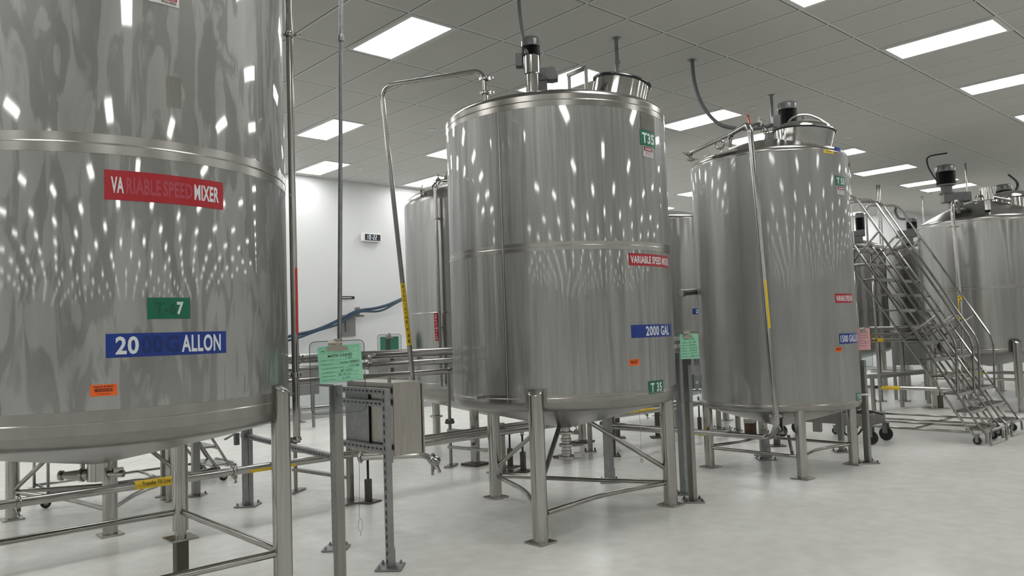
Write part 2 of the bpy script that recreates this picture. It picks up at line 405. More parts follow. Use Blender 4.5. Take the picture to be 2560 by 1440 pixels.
# ---------------------------------------------------------------- the room
FX0, FX1, FY0 = -38.0, 36.0, -50.0
WY, JX, JY = 13.62, 23.8, 9.0
mb = MB(); mb.add([(FX0, FY0, 0), (FX1, FY0, 0), (FX1, JY, 0), (JX, JY, 0), (JX, WY, 0), (FX0, WY, 0), (FX0, FY0, -.2), (FX1, FY0, -.2), (FX1, JY, -.2), (JX, JY, -.2), (JX, WY, -.2), (FX0, WY, -.2)],
    [(0, 1, 2, 3, 4, 5), (11, 10, 9, 8, 7, 6)] + [(i, (i + 1) % 6, (i + 1) % 6 + 6, i + 6) for i in range(6)]); struct('floor', mb, 'floor')
mb = MB(); mb.add([(FX0, FY0, CEIL), (FX1, FY0, CEIL), (FX1, JY, CEIL), (JX, JY, CEIL), (JX, WY, CEIL), (FX0, WY, CEIL), (FX0, FY0, CEIL + .2), (FX1, FY0, CEIL + .2), (FX1, JY, CEIL + .2), (JX, JY, CEIL + .2), (JX, WY, CEIL + .2), (FX0, WY, CEIL + .2)],
    [(5, 4, 3, 2, 1, 0), (6, 7, 8, 9, 10, 11)] + [(i, (i + 1) % 6, (i + 1) % 6 + 6, i + 6) for i in range(6)]); struct('ceiling', mb, 'ceiling')
def wall(name, a, b2):
    a, b2 = Vector((*a, 0)), Vector((*b2, 0)); d = (b2 - a).normalized(); nrm = Vector((d.y, -d.x, 0)) * .15
    struct(name, MB().prism([a, b2, b2 + Vector((0, 0, CEIL)), a + Vector((0, 0, CEIL))], nrm * -1), 'wall')
wall('wall_back', (FX0, WY), (JX, WY)); wall('wall_side', (JX, WY), (JX, JY)); wall('wall_recess', (JX + .15, JY), (FX1, JY))
wall('wall_far', (FX1, JY), (FX1, FY0)); wall('wall_front', (FX1, FY0), (FX0, FY0)); wall('wall_left', (FX0, FY0), (FX0, WY))
struct('baseboard_back', MB().box(((FX0 + JX) / 2, WY - .012, .06), (JX - FX0 - .05, .022, .12)), 'base')
struct('baseboard_side', MB().box((JX - .012, (JY + WY) / 2, .06), (.022, WY - JY - .06, .12)), 'base')

# ceiling lights: each fills one 2 x 4 ft cell
GX, GY, SX, SY = 4.387, 7.330, .6096, 1.2192
def make_light():
    t = root('ceiling_light', (0, 0, CEIL))
    w2, l2, e = SX / 2 - .014, SY / 2 - .014, .045
    fr = MB()
    for cx_, cy_, sx_, sy_ in ((0, l2 - e / 2, 2 * w2, e), (0, -l2 + e / 2, 2 * w2, e), (w2 - e / 2, 0, e, 2 * l2 - 2 * e), (-w2 + e / 2, 0, e, 2 * l2 - 2 * e)):
        fr.box((cx_, cy_, CEIL - .005), (sx_, sy_, .009))
    build('frame', fr, 'lamp_frame', t)
    build('diffuser', MB().box((0, 0, CEIL - .004), (2 * w2 - 2 * e - .002, 2 * l2 - 2 * e - .002, .006)), 'lamp', t)
    return t
vis = {(0, -1): 'nearest ceiling light, large panel above the bent fill pipe of tank T35', (2, 2): 'ceiling light crossed by the thin gray conduit, second from the left tank',
       (4, 4): 'small ceiling light nearest the back wall beside the left tank', (6, 2): 'ceiling light half hidden behind the left rim of tank T35',
       (8, 4): 'ceiling light nearest the back wall, over the domed tank behind T35', (4, -1): 'ceiling light peeking out behind the hatch bracket on top of tank T35',
       (9, -1): 'ceiling light between tanks T35 and T53, crossed by a hanging gray hose', (8, -4): 'large ceiling light at the upper right of the picture',
       (12, -4): 'ceiling light cut by the right picture edge, below the large upper right one', (16, -4): 'ceiling light sliver lowest at the right picture edge',
       (4, -4): 'ceiling light cut by the top picture edge, right of centre', (16, -1): 'small ceiling light beside the right top rim of tank T53',
       (20, -1): 'long ceiling light behind the top of tank T53, above the rolling ladders', (24, -1): 'ceiling light behind the tall gray mixer motor',
       (26, -1): 'lowest ceiling light behind the neck of the tall gray mixer', (18, 2): 'tiny ceiling light seen in the gap between T35 and T53'}
light0 = make_light(); first = True
GRP = 'recessed ceiling lights in the tile grid'
for (ix, iy), lb in vis.items():
    o = light0 if first else copy_tree(light0); first = False
    o.location = (GX + (ix + .5) * SX, GY + (iy + .5) * SY, CEIL); tag(o, lb, 'ceiling light', GRP)
far0 = None                      # the rest of the hall's lights: outside the frame, seen only in the polished shells
rows = {4: (4, 0), 2: (4, 2), -1: (4, 0), -4: (4, 0), -7: (12, 6)}
for k in range(17): rows[-10 - 3 * k] = (8, 4 * (k % 2)) if k < 6 else (12, 6 * (k % 2))
for iy, (stp, off) in rows.items():
    for ix in range(-72, 52):
        if (ix - off) % stp or (ix, iy) in vis or (iy == -1 and ix in (8, 28)): continue
        x, y = GX + (ix + .5) * SX, GY + (iy + .5) * SY
        if x < FX0 + .4 or x > FX1 - .4 or (x > JX - .4 and y > JY - .8) or y < FY0 + .8 or y > WY - .6: continue
        if far0 is None: o = far0 = build('ceiling_light', MB().box((0, 0, -.005), (SX - .12, SY - .12, .008)), 'lamp')
        else: o = far0.copy(); COL.objects.link(o)
        o.location = (x, y, CEIL); tag(o, 'recessed ceiling light outside the picture or hidden behind tanks', 'ceiling light', GRP)

# ---------------------------------------------------------------- tanks
def tank(label, c, R, zb, zt, ztip, zpeak, skin, legs, legr=.057, seams=(), name='storage_tank', bandh=.075, brace_z=None, foot='plate', outlet=None, leg_inset=0, pads=True, group=None, kn=.07, legtop=None, vseam=None):
    """upright steel tank: shell, coned bottom, domed top, bands, legs with foot plates"""
    t = root(name, (c[0], c[1], 0), label, 'tank', group); C3 = (c[0], c[1], 0)
    build('shell', MB().lathe(C3, [(R, zb), (R, (zb + zt) / 2), (R, zt)], 160, caps=False), skin, t)
    ro = .045 if outlet is None else outlet
    pr = [(R, zb)] + [(R - kn + kn * math.cos(a), zb - kn * 1.0 * math.sin(a)) for a in [PI / 2 * i / 8 * .86 for i in range(1, 9)]]
    r1, h1 = pr[-1]
    for i in range(1, 7):
        q = i / 6; pr.append((r1 + (ro - r1) * q, h1 + (ztip - h1) * (q ** .92)))
    build('bottom_cone', MB().lathe(C3, pr[::-1], 120), 'head', t)
    pr = [(R, zt)] + [(R - kn + kn * math.cos(a), zt + kn * math.sin(a)) for a in [PI / 2 * i / 8 * .8 for i in range(1, 9)]]
    r1, h1 = pr[-1]
    for i in range(1, 11):
        q = i / 10; pr.append((r1 * (1 - q), h1 + (zpeak - h1) * (1 - (1 - q) ** 1.6)))
    build('domed_top', MB().lathe(C3, pr, 120), 'head', t)
    for zs, hh in seams:
        pr = [(R - .001, zs - hh / 2), (R + .0012, zs - hh / 2 + .001), (R + .0012, zs - .004), (R + .0035, zs), (R + .0012, zs + .004), (R + .0012, zs + hh / 2 - .001), (R - .001, zs + hh / 2)]
        build('weld_band', MB().lathe(C3, pr, 160, caps=False), 'band', t, angle=.2)
    if vseam is not None:
        f = cylmap(c, R, vseam, 0); mv = MB(); put_slab(mb_ := mv, f, -.012, zb, .024, zt - zb, .001, 0, 2)
        mv.sweep([f(0, zb, .001), f(0, zt, .001)], .003, 6); build('vertical_weld', mv, 'band', t)
    for lg in legs:
        x, y, z0 = lg[:3]; ztop = lg[3] if len(lg) > 3 else zb; v = Vector((x - c[0], y - c[1], 0)); d = v.length; u = v.normalized()
        mb = MB(); mb.lathe((x, y, 0), [(legr, z0 + .012), (legr, ztop - .0)], 28)
        if pads:   # mitred cap leaning back to the shell
            mb.lathe((x, y, 0), [(legr, ztop), (legr * .93, ztop + .004), (.001, ztop + .006)], 28)
        if pads:
            for v_ in mb.v:
                if v_.z > ztop - .001: v_.z -= .55 * ((v_.x - x) * u.x + (v_.y - y) * u.y)
        l = build('leg', mb, 'leg', t)
        if foot == 'plate':
            build('foot_plate', MB().bbox((x, y, z0 + .007), (.17, .17, .013), .003, 0), 'brace', l)
        if pads:
            f = cylmap(c, R, math.atan2(u.y, u.x), 0); mp_ = MB(); put_slab(mp_, f, -legr * 1.4, zb - .03, legr * 2.8, ztop - zb + .045, .004, 0, 10)
            build('leg_pad', mp_, 'head', t)
    return t
def braces(t, pts_list, r=.019, name='brace'):
    for pts in pts_list: build(name, MB().sweep(pts, r, 12), 'brace', t)
def bow(a, b2, c, k=.12, rad=.25):
    """brace between two legs, bent towards the tank's axis"""
    a, b2 = Vector(a), Vector(b2); m_ = a.lerp(b2, .5); m2 = Vector((c[0], c[1], m_.z))
    return fillet([a, m_.lerp(m2, k), b2], rad)

# -- tank T67, foreground left
T67c, T67R = (1.170, 4.470), .948
zb67, zm67 = 1.14, 2.35
l67 = [(x_, y_, .31, 1.26) for x_, y_ in ((1.831, 3.769), (1.831, 5.187), (.50, 5.187), (.50, 3.769))]
t67 = tank('huge stainless tank T67 filling the left foreground, marked 2000 GALLON', T67c, T67R, zb67, 3.56, .905, 3.80, 'shell_a', l67, .0475,
           [(zm67, .085), (zb67 + .05, .1), (3.5, .1)], foot='', outlet=.05, kn=.06)
braces(t67, [[(.50, 5.187, .44), (1.831, 5.187, .44)], [(.50, 3.769, .44), (1.831, 3.769, .44)], [(1.831, 5.187, .44), (1.831, 3.769, .44)], [(.50, 5.187, .44), (.50, 3.769, .44)]], .019)
for x, y, z0, z1 in l67:
    l = MB().lathe((x, y, 0), [(.036, z0 - .03), (.036, z0 + .02)], 24); build('adjuster', l, 'leg', t67)
    build('foot_plate', MB().bbox((x, y, z0 - .036), (.17, .17, .012), .003, 0), 'brace', t67)
for k, (x, y, z0, z1) in enumerate(l67):
    mb = MB().bbox((x, y, (z0 - .042) / 2), (.075, .075, z0 - .044), .004, 0)
    thing('floor_pedestal', mb, 'brown', (x, y, 0), ['square brown steel pedestal under the front right leg of tank T67', 'square brown steel pedestal under the second visible leg of tank T67',
          'square steel pedestal under a leg of tank T67, left of the picture', 'square steel pedestal under the front left leg of tank T67, out of view'][k], 'pedestal', 'pedestals under the left tank')
# outlet
oc = Vector((T67c[0], T67c[1], 0))
build('outlet_sleeve', MB().lathe(oc, [(.055, .815), (.055, .925)], 32), 'pipe', t67)
u = Vector((-.72, .69, 0)).normalized()
vm = MB(); vc = oc + Vector((0, 0, .845))
vm.sweep([vc + u * .05, vc + u * .09, vc + u * .10, vc + u * .19], [.027, .027, .027, .017], 18); vm.lathe(vc + u * .085, [(.035, -.007), (.035, .007)], 20, u); vm.lathe(vc + u * .195, [(.026, -.007), (.026, .007)], 20, u)
vm.box(vc + u * .085 + Vector((0, 0, .05)), (.02, .02, .03))
build('outlet_reducer', vm, 'pipe', t67)
build('drain_clamp', MB().cyl(vc - u * .05, vc - u * .13, .018, 14).box(vc - u * .10 + Vector((0, 0, .02)), (.05, .03, .02)), 'pipe', t67)
# stickers of T67
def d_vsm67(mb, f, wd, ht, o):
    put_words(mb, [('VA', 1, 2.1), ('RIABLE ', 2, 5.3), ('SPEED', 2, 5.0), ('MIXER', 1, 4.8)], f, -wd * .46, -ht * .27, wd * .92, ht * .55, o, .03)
sticker(t67, T67c, T67R, 260, 436, 557, 508, ['red', 'white_ink', 'unlit_red'], d_vsm67, label='red label with white VARIABLE SPEED MIXER lettering, letters out of the glare tinted darker')
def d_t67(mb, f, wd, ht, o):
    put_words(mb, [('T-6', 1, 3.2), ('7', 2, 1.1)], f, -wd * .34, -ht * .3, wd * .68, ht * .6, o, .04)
sticker(t67, T67c, T67R, 368, 744, 475, 797, ['green', 'unlit_green', 'white_ink'], d_t67, label='green label with T-67 lettering, all but the 7 tinted dark as out of the glare')
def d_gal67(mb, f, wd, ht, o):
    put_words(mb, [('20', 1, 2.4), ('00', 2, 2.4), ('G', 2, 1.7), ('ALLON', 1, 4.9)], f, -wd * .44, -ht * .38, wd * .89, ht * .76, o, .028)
sticker(t67, T67c, T67R, 264, 831, 565, 889, ['blue', 'white_ink', 'unlit_blue'], d_gal67, label='blue label with 2000 GALLON lettering, middle characters tinted dark as out of the glare')
def d_asset(mb, f, wd, ht, o):
    put_text(mb, 'Asset ID: B-004677', f, -wd * .38, ht * .24, wd * .76, ht * .16, o, 1, .03)
    random.seed(5); u_ = -wd * .34
    while u_ < wd * .32:
        ww = wd * random.choice((.006, .01, .016)); put_rect(mb, f, u_, -ht * .14, ww, ht * .30, o, 1, 1); u_ += ww + wd * random.choice((.006, .01))
    put_text(mb, '437 Filler System', f, -wd * .24, -ht * .36, wd * .48, ht * .11, o, 1, .02)
sticker(t67, T67c, T67R, 225, 961, 293, 990, ['orange', 'black_ink'], d_asset, label='orange asset label with barcode')
def d_danger67(mb, f, wd, ht, o):
    put_rect(mb, f, -wd * .46, ht * .08, wd * .92, ht * .36, o, 1); put_rect(mb, f, -wd * .40, ht * .13, wd * .8, ht * .26, o + .0003, 2)
    put_text(mb, 'DANGER', f, -wd * .32, ht * .18, wd * .64, ht * .16, o + .0006, 3, .05)
    put_text(mb, 'CONFINED SPACE', f, -wd * .42, -ht * .10, wd * .84, ht * .12, o, 1, .03)
    put_rect(mb, f, -wd * .42, -ht * .33, wd * .84, ht * .17, o, 2); put_text(mb, 'ENTRY PERMIT', f, -wd * .40, -ht * .31, wd * .8, ht * .12, o + .0006, 3, .03)
    put_text(mb, 'REQUIRED', f, -wd * .1, -ht * .46, wd * .5, ht * .1, o, 1, .03)
sticker(t67, T67c, T67R, 372, -62, 447, 11, ['paper_white', 'black_ink', 'red', 'white_ink'], d_danger67, label='white, black and red warning label')

sticker(t67, T67c, T67R, 417, 192, 453, 268, ['post'], lambda *a: None, name='scuffed_patch', label='dark scuffed rectangle on the shell', t=.0004)

# -- tank T35, centre
T35c, T35R = (4.74, 4.575), .915
l35 = [(4.765, 5.515, 0, 1.02), (3.945, 4.095, 0, 1.075), (5.49, 4.10, 0, 1.04)]
t35 = tank('large stainless tank T35 in the centre on three round legs, 2000 GAL', T35c, T35R, .985, 3.21, .70, 3.47, 'shell_b', l35, .057,
           [(2.115, .065), (1.015, .055), (3.19, .09)], vseam=hit(1263, 800, T35c, T35R)[0], outlet=.04)
za = .19
braces(t35, [bow((4.78, 5.49, za), (3.97, 4.14, .2), T35c, .22), bow((4.01, 4.09, .2), (5.46, 4.11, .19), T35c, .22), bow((4.80, 5.47, .195), (5.47, 4.14, .19), T35c, .06)])
for lx, ly, z in ((4.77, 5.48, .29), (3.98, 4.12, .38), (5.46, 4.12, .31)):
    v = Vector((lx, ly, z)); cpt = Vector((T35c[0], T35c[1], .76)); e = v.lerp(cpt, .80); e.z = .755
    e2 = Vector((T35c[0], T35c[1], 0)) + (Vector((T35c[0] - e.x, T35c[1] - e.y, 0)) * -1.0); e2.z = e.z
    o2 = (Vector((e.x, e.y, 0)) - Vector((T35c[0], T35c[1], 0))).normalized()
    curve = [v, e - o2 * .0, Vector((T35c[0], T35c[1], 0)) + o2 * .42 + Vector((0, 0, .84)), Vector((T35c[0], T35c[1], 0)) + o2 * .75 + Vector((0, 0, .895))]
    braces(t35, [fillet([curve[0], curve[1]], .1)], .019, 'diagonal_strut')
# outlet valve
vm = MB(); cc = (T35c[0], T35c[1], 0)
vm.lathe(cc, [(.036, .44), (.036, .70)], 24); 
for z_, r_ in ((.655, .062), (.60, .044), (.555, .06), (.50, .044), (.455, .066)): vm.lathe(cc, [(r_ * .9, z_ - .013), (r_, z_ - .008), (r_, z_ + .008), (r_ * .9, z_ + .013)], 24)
vm.box((T35c[0] + .075, T35c[1] - .055, .655), (.05, .05, .03), .6); vm.box((T35c[0] + .07, T35c[1] - .06, .47), (.06, .03, .04), -.7); vm.cyl((T35c[0] + .04, T35c[1] - .04, .55), (T35c[0] + .10, T35c[1] - .10, .56), .012, 10)
build('outlet_valve', vm, 'pipe', t35)
a_, z_ = hit(1208, 992, T35c, T35R); pd = Vector((math.cos(a_), math.sin(a_), 0)); q = Vector((*T35c, 0)) + pd * (T35R - .01) + Vector((0, 0, z_))
build('drain_stub', MB().cyl(q, q + pd * .085, .013, 16).lathe(q + pd * .012, [(.021, -.003), (.021, .006)], 18, pd), 'pipe', t35)
def words(txt, u=.9, v=.62, b_=.03):
    return lambda mb, f, wd, ht, o: put_text(mb, txt, f, -wd * u / 2, -ht * v / 2, wd * u, ht * v, o, 1, b_)
def d_danger(mb, f, wd, ht, o):
    put_rect(mb, f, -wd * .46, ht * .06, wd * .92, ht * .40, o, 1); put_rect(mb, f, -wd * .40, ht * .11, wd * .8, ht * .29, o + .0003, 2)
    put_text(mb, 'DANGER', f, -wd * .33, ht * .16, wd * .66, ht * .18, o + .0006, 3, .05)
    put_text(mb, 'DO NOT ENTER', f, -wd * .42, -ht * .09, wd * .84, ht * .10, o, 1, .03)
    put_text(mb, 'CONFINED SPACE', f, -wd * .40, -ht * .26, wd * .8, ht * .12, o, 2, .03); put_text(mb, 'PERMIT REQUIRED', f, -wd * .40, -ht * .42, wd * .8, ht * .10, o, 1, .03)
sticker(t35, T35c, T35R, 1600, 327, 1637, 366, ['green', 'white_ink'], words('T35', .78, .66), label='green label reading T35')
sticker(t35, T35c, T35R, 1608, 367, 1631, 392, ['paper_white', 'black_ink', 'red', 'white_ink'], d_danger, label='small danger label')
sticker(t35, T35c, T35R, 1601, 284, 1634, 326, ['polish'], lambda *a: None, name='nameplate', label='blank metal nameplate', t=.004)
sticker(t35, T35c, T35R, 1572, 635, 1670, 665, ['red', 'white_ink'], words('VARIABLE SPEED MIXER', .95, .62), label='red label reading VARIABLE SPEED MIXER')
sticker(t35, T35c, T35R, 1578, 811, 1677, 843, ['blue', 'white_ink'], lambda mb, f, wd, ht, o: put_text(mb, '2000 GAL', f, -wd * .24, -ht * .38, wd * .62, ht * .76, o, 1, .028), label='blue label reading 2000 GAL')
sticker(t35, T35c, T35R, 1572, 898, 1598, 914, ['orange', 'black_ink'], d_asset, label='orange asset label')
sticker(t35, T35c, T35R, 1621, 951, 1658, 984, ['green', 'white_ink'], words('T 35', .74, .68), label='lower green label reading T 35')

# manway hatch
def hatch(parent, c, r, h, tilt=(0, 0), zc=0, lid=.03, name='hatch', flare=1.0):
    ax = Vector((tilt[0], tilt[1], 1)).normalized(); c = Vector(c)
    nk = build('hatch_neck', MB().lathe(c - ax * .12, [(r * flare, 0), (r, h + .12)], 64, ax, caps=False), 'polish', parent)
    top = c + ax * h
    build('hatch_gasket', MB().lathe(top, [(r + .006, -.004), (r + .008, .004), (r + .004, .01), (r * .98, .012)], 64, ax, caps=False), 'lime', nk)
    build('hatch_lid', MB().lathe(top + ax * .008, [(r + .012, -.002), (r + .018, .004), (r + .014, .011), (r * .94, .018)] + [(r * .94 * math.cos(PI / 2 * i / 6), .018 + lid * math.sin(PI / 2 * i / 6)) for i in range(1, 7)], 64, ax, caps=False), 'polish', parent)
    return top, ax
hc = P(1548, 205, D=6.62); hatch(t35, (hc.x, hc.y, 3.47), .235, .095, (.16, -.16), lid=.012)
hb = MB()
b0, b1 = P(1423, 200, D=6.45), P(1466, 203, D=6.3); b0.z = 3.43; b1.z = 3.43; tz = 3.62
for q in (b0, b1): hb.box((q.x, q.y, (q.z + tz) / 2), (.028, .028, tz - q.z), .8)
dd = (b1 - b0); ang = math.atan2(dd.y, dd.x); hb.box(((b0.x + b1.x) / 2, (b0.y + b1.y) / 2, tz), (dd.length + .03, .03, .028), ang)
build('hatch_bracket', hb, 'post', t35)

# -- tank T53, right of centre
T53c, T53R = (7.735, 4.305), .80
l53 = [(7.22, 4.86, 0, .67), (7.19, 3.80, 0, .67), (8.23, 3.77, 0, .67), (8.22, 4.80, 0, .67)]
t53 = tank('stainless tank T53 on four legs, marked 1500 GALLON, right of T35', T53c, T53R, .68, 3.20, .42, 3.47, 'shell_c', l53, .05, [(.70, .04), (3.19, .02)], pads=False, kn=.05, vseam=None)
braces(t53, [[(7.22, 4.86, .205), (7.19, 3.80, .205)], bow((7.19, 3.80, .21), (8.23, 3.77, .21), T53c, .25), [(8.23, 3.77, .21), (8.22, 4.80, .21)], bow((7.22, 4.86, .22), (8.22, 4.80, .22), T53c, .15)], .017)
sticker(t53, T53c, T53R, 2088, 440, 2112, 465, ['green', 'white_ink'], words('T 53', .78, .6), label='upper green label reading T 53')
sticker(t53, T53c, T53R, 2093, 466, 2109, 486, ['paper_white', 'black_ink', 'red', 'white_ink'], d_danger, label='small danger label')
sticker(t53, T53c, T53R, 2088, 734, 2131, 757, ['red', 'white_ink'], words('VARIABLE SPEED MIX', .93, .6), label='red label reading VARIABLE SPEED MIXER')
sticker(t53, T53c, T53R, 2098, 833, 2144, 859, ['blue', 'white_ink'], words('1500 GALLON', .92, .68), label='blue label reading 1500 GALLON')
sticker(t53, T53c, T53R, 2088, 868, 2105, 879, ['orange', 'black_ink'], d_asset, label='orange asset label')
sticker(t53, T53c, T53R, 2140, 981, 2152, 1003, ['green', 'white_ink'], words('T 53', .74, .6), label='lower green label reading T 53')
sticker(t53, T53c, T53R, 2059, 374, 2084, 383, ['yellow', 'black_ink'], words('LOCKOUT', .6, .4), label='small yellow caution label')
sticker(t53, T53c, T53R, 2086, 368, 2100, 378, ['blue', 'white_ink'], lambda *a: None, label='small blue sticker')
hc = P(2008, 335, D=8.62); top, ax = hatch(t53, (hc.x, hc.y, 3.375), .30, .085, (.05, -.09), lid=.085, flare=.90)
dv = Vector((hc.y, -hc.x, 0)).normalized()
build('hatch_handle', MB().sweep(bez([top - dv * .2 + ax * .06, top - dv * .13 + ax * .17, top + ax * .19, top + dv * .12 + ax * .14, top + dv * .24 + ax * .05]), .012, 10).box(top - dv * .02 + ax * .15, (.02, .02, .05)).box(top - dv * .2 + ax * .02, (.03, .03, .10)), 'polish', t53)
# lifting eye and rain plate at the left of its top
e0 = P(1800, 378, D=8.28); e0.z = 3.25
tv = Vector((e0.y, -e0.x, 0)).normalized()
ey = MB()
out = []
for k in range(15):
    a = PI * (1.12 - 1.24 * k / 14); out.append(e0 + tv * (.055 * math.cos(a)) + Vector((0, 0, .105 + .055 * math.sin(a))))
hole = [e0 + tv * (.032 * math.cos(2 * PI * k / 16)) + Vector((0, 0, .105 + .032 * math.sin(2 * PI * k / 16))) for k in range(16)]
nn = Vector((e0.x, e0.y, 0)).normalized() * .012
for sgn in (-1, 1):      # web built as two legs and a ring so the eye stays open
    ey.prism([e0 + tv * (sgn * .12), e0 + tv * (sgn * .02), e0 + tv * (sgn * .02) + Vector((0, 0, .06)), e0 + tv * (sgn * .054) + Vector((0, 0, .10))], nn)
ring = MB()
ey.sweep([e0 + nn / 2 + tv * (.044 * math.cos(2 * PI * k / 20)) + Vector((0, 0, .105 + .044 * math.sin(2 * PI * k / 20))) for k in range(20)], .011, 8, closed=True)
build('lifting_eye', ey, 'band', t53)
rp0, rp1 = P(1765, 392, D=8.18), P(1843, 376, D=8.05)
build('drip_plate', MB().prism([rp0, rp1, rp1 + Vector((.05, .06, .02)), rp0 + Vector((.05, .06, .02))], (0, 0, .012)), 'post', t53)

# -- tanks further back
T4c, T4R = (6.753, 7.751), 1.115
z_ = .70
t4 = tank('domed stainless tank behind T35, left side visible beside the long fill pipe', T4c, T4R, .86, 3.13, .42, 3.52, 'shell_d', [(6.649, 8.91, .0, .9), (5.80, 7.05, .0, .9), (7.826, 7.25, .0, .9), (6.80, 6.56, .0, .9)], .054, [(.92, .03), (1.77, .015)], kn=.16, foot='', pads=False)
for x, y in ((6.649, 8.91), (5.80, 7.05), (7.826, 7.25), (6.80, 6.56)):
    build('leg_collar', MB().lathe((x, y, 0), [(.062, .355), (.09, .36), (.09, .385), (.062, .39)], 28), 'leg', t4)
    build('foot_plate', MB().bbox((x, y, .013), (.24, .24, .024), .003, .1), 'brown', t4)
T5c, T5R = (10.25, 7.60), 1.0
t5 = tank('stainless tank seen in the gap between T35 and T53', T5c, T5R, .62, 3.10, .35, 3.35, 'shell_d', [(9.6, 7.0, 0, .66), (10.9, 7.0, 0, .66), (9.6, 8.3, 0, .66), (10.9, 8.3, 0, .66)], .05, [(.66, .04)], pads=False)
sticker(t5, T5c, T5R, 1731, 771, 1752, 786, ['blue', 'white_ink'], lambda mb, f, wd, ht, o: put_text(mb, '2000', f, -wd * .1, -ht * .32, wd * .55 * 2, ht * .64, o, 1, .04), label='blue label, only a 2 in view')
T6c, T6R = (14.9, 4.39), .98
t6 = tank('wide stainless tank at the right edge behind the rolling ladders', T6c, T6R, .96, 3.05, .66, 3.46, 'shell_d', [(14.02, 5.0, .22, 1.1), (14.02, 3.76, .22, 1.1), (15.7, 5.0, .22, 1.1), (15.7, 3.76, .22, 1.1)], .06, [(1.95, .05), (.97, .04), (3.03, .06)], foot='')
for x, y in ((14.02, 5.0), (14.02, 3.76), (15.7, 5.0), (15.7, 3.76)):
    build('adjuster', MB().lathe((x, y, 0), [(.04, .02), (.04, .225)], 20), 'leg', t6); build('foot_plate', MB().bbox((x, y, .01), (.32, .32, .018), .003, .78), 'brace', t6)
braces(t6, [[(14.02, 5.0, .5), (14.02, 3.76, .5)], [(14.02, 5.0, .5), (15.7, 5.0, .5)], [(14.02, 3.76, .5), (15.7, 3.76, .5)]], .02)
hatch(t6, (15.08, 3.98, 3.34), .34, .10, lid=.12)
q = P(2468, 500, D=14.75); build('vent_cap', MB().lathe((q.x, q.y, 3.2), [(.045, 0), (.045, .17)], 24).lathe((q.x, q.y, 3.2), [(.095, .16), (.095, .36)], 32), 'polish', t6)
T7c = (16.8, 7.8)
t7 = tank('far stainless tank half hidden by the right rim of T53', T7c, .95, .9, 3.02, .6, 3.32, 'shell_d', [(16.2, 7.2, 0, .95), (17.4, 7.2, 0, .95), (16.2, 8.4, 0, .95), (17.4, 8.4, 0, .95)], .06, [(1.7, .04), (3.0, .05)], pads=False)
T8c = (19.0, 6.5)
t8 = tank('farthest stainless tank seen through the handrails of the ladders', T8c, 1.2, .9, 3.0, .6, 3.30, 'shell_d', [(18.4, 6.1, 0, .95), (19.5, 6.1, 0, .95), (18.4, 7.1, 0, .95), (19.5, 7.1, 0, .95)], .06, [(3.0, .05)], pads=False)
T9c = (2.02, 7.69)
l9 = [(1.456, 8.24, 0, .95), (1.888, 6.90, 0, .95), (2.72, 7.92, 0, .95)]
t9 = tank('tank behind T67, only its three legs and bent braces show underneath', T9c, .80, 1.0, 3.2, .72, 3.45, 'shell_d', l9, .056, [(2.1, .06)])
braces(t9, [bow((1.47, 8.2, .24), (1.87, 6.95, .2), T9c, .2), bow((1.92, 6.93, .2), (2.70, 7.88, .2), T9c, .2), bow((1.5, 8.22, .24), (2.68, 7.92, .2), T9c, .1)], .02)
for lx, ly, z0 in ((1.47, 8.2, .27), (1.89, 6.95, .4), (2.70, 7.88, .33)):
    v = Vector((lx, ly, z0)); e = v.lerp(Vector((T9c[0], T9c[1], .8)), .75); e.z = .78; braces(t9, [[v, e]], .02, 'diagonal_strut')
T10c = (17.2, 4.55)
t10 = tank('far tank behind the wide right edge tank, only its mixer rises above', T10c, .9, .9, 3.0, .6, 3.28, 'shell_d', [(16.6, 4.0, 0, .95), (17.8, 4.0, 0, .95), (16.6, 5.1, 0, .95), (17.8, 5.1, 0, .95)], .06, [], pads=False)

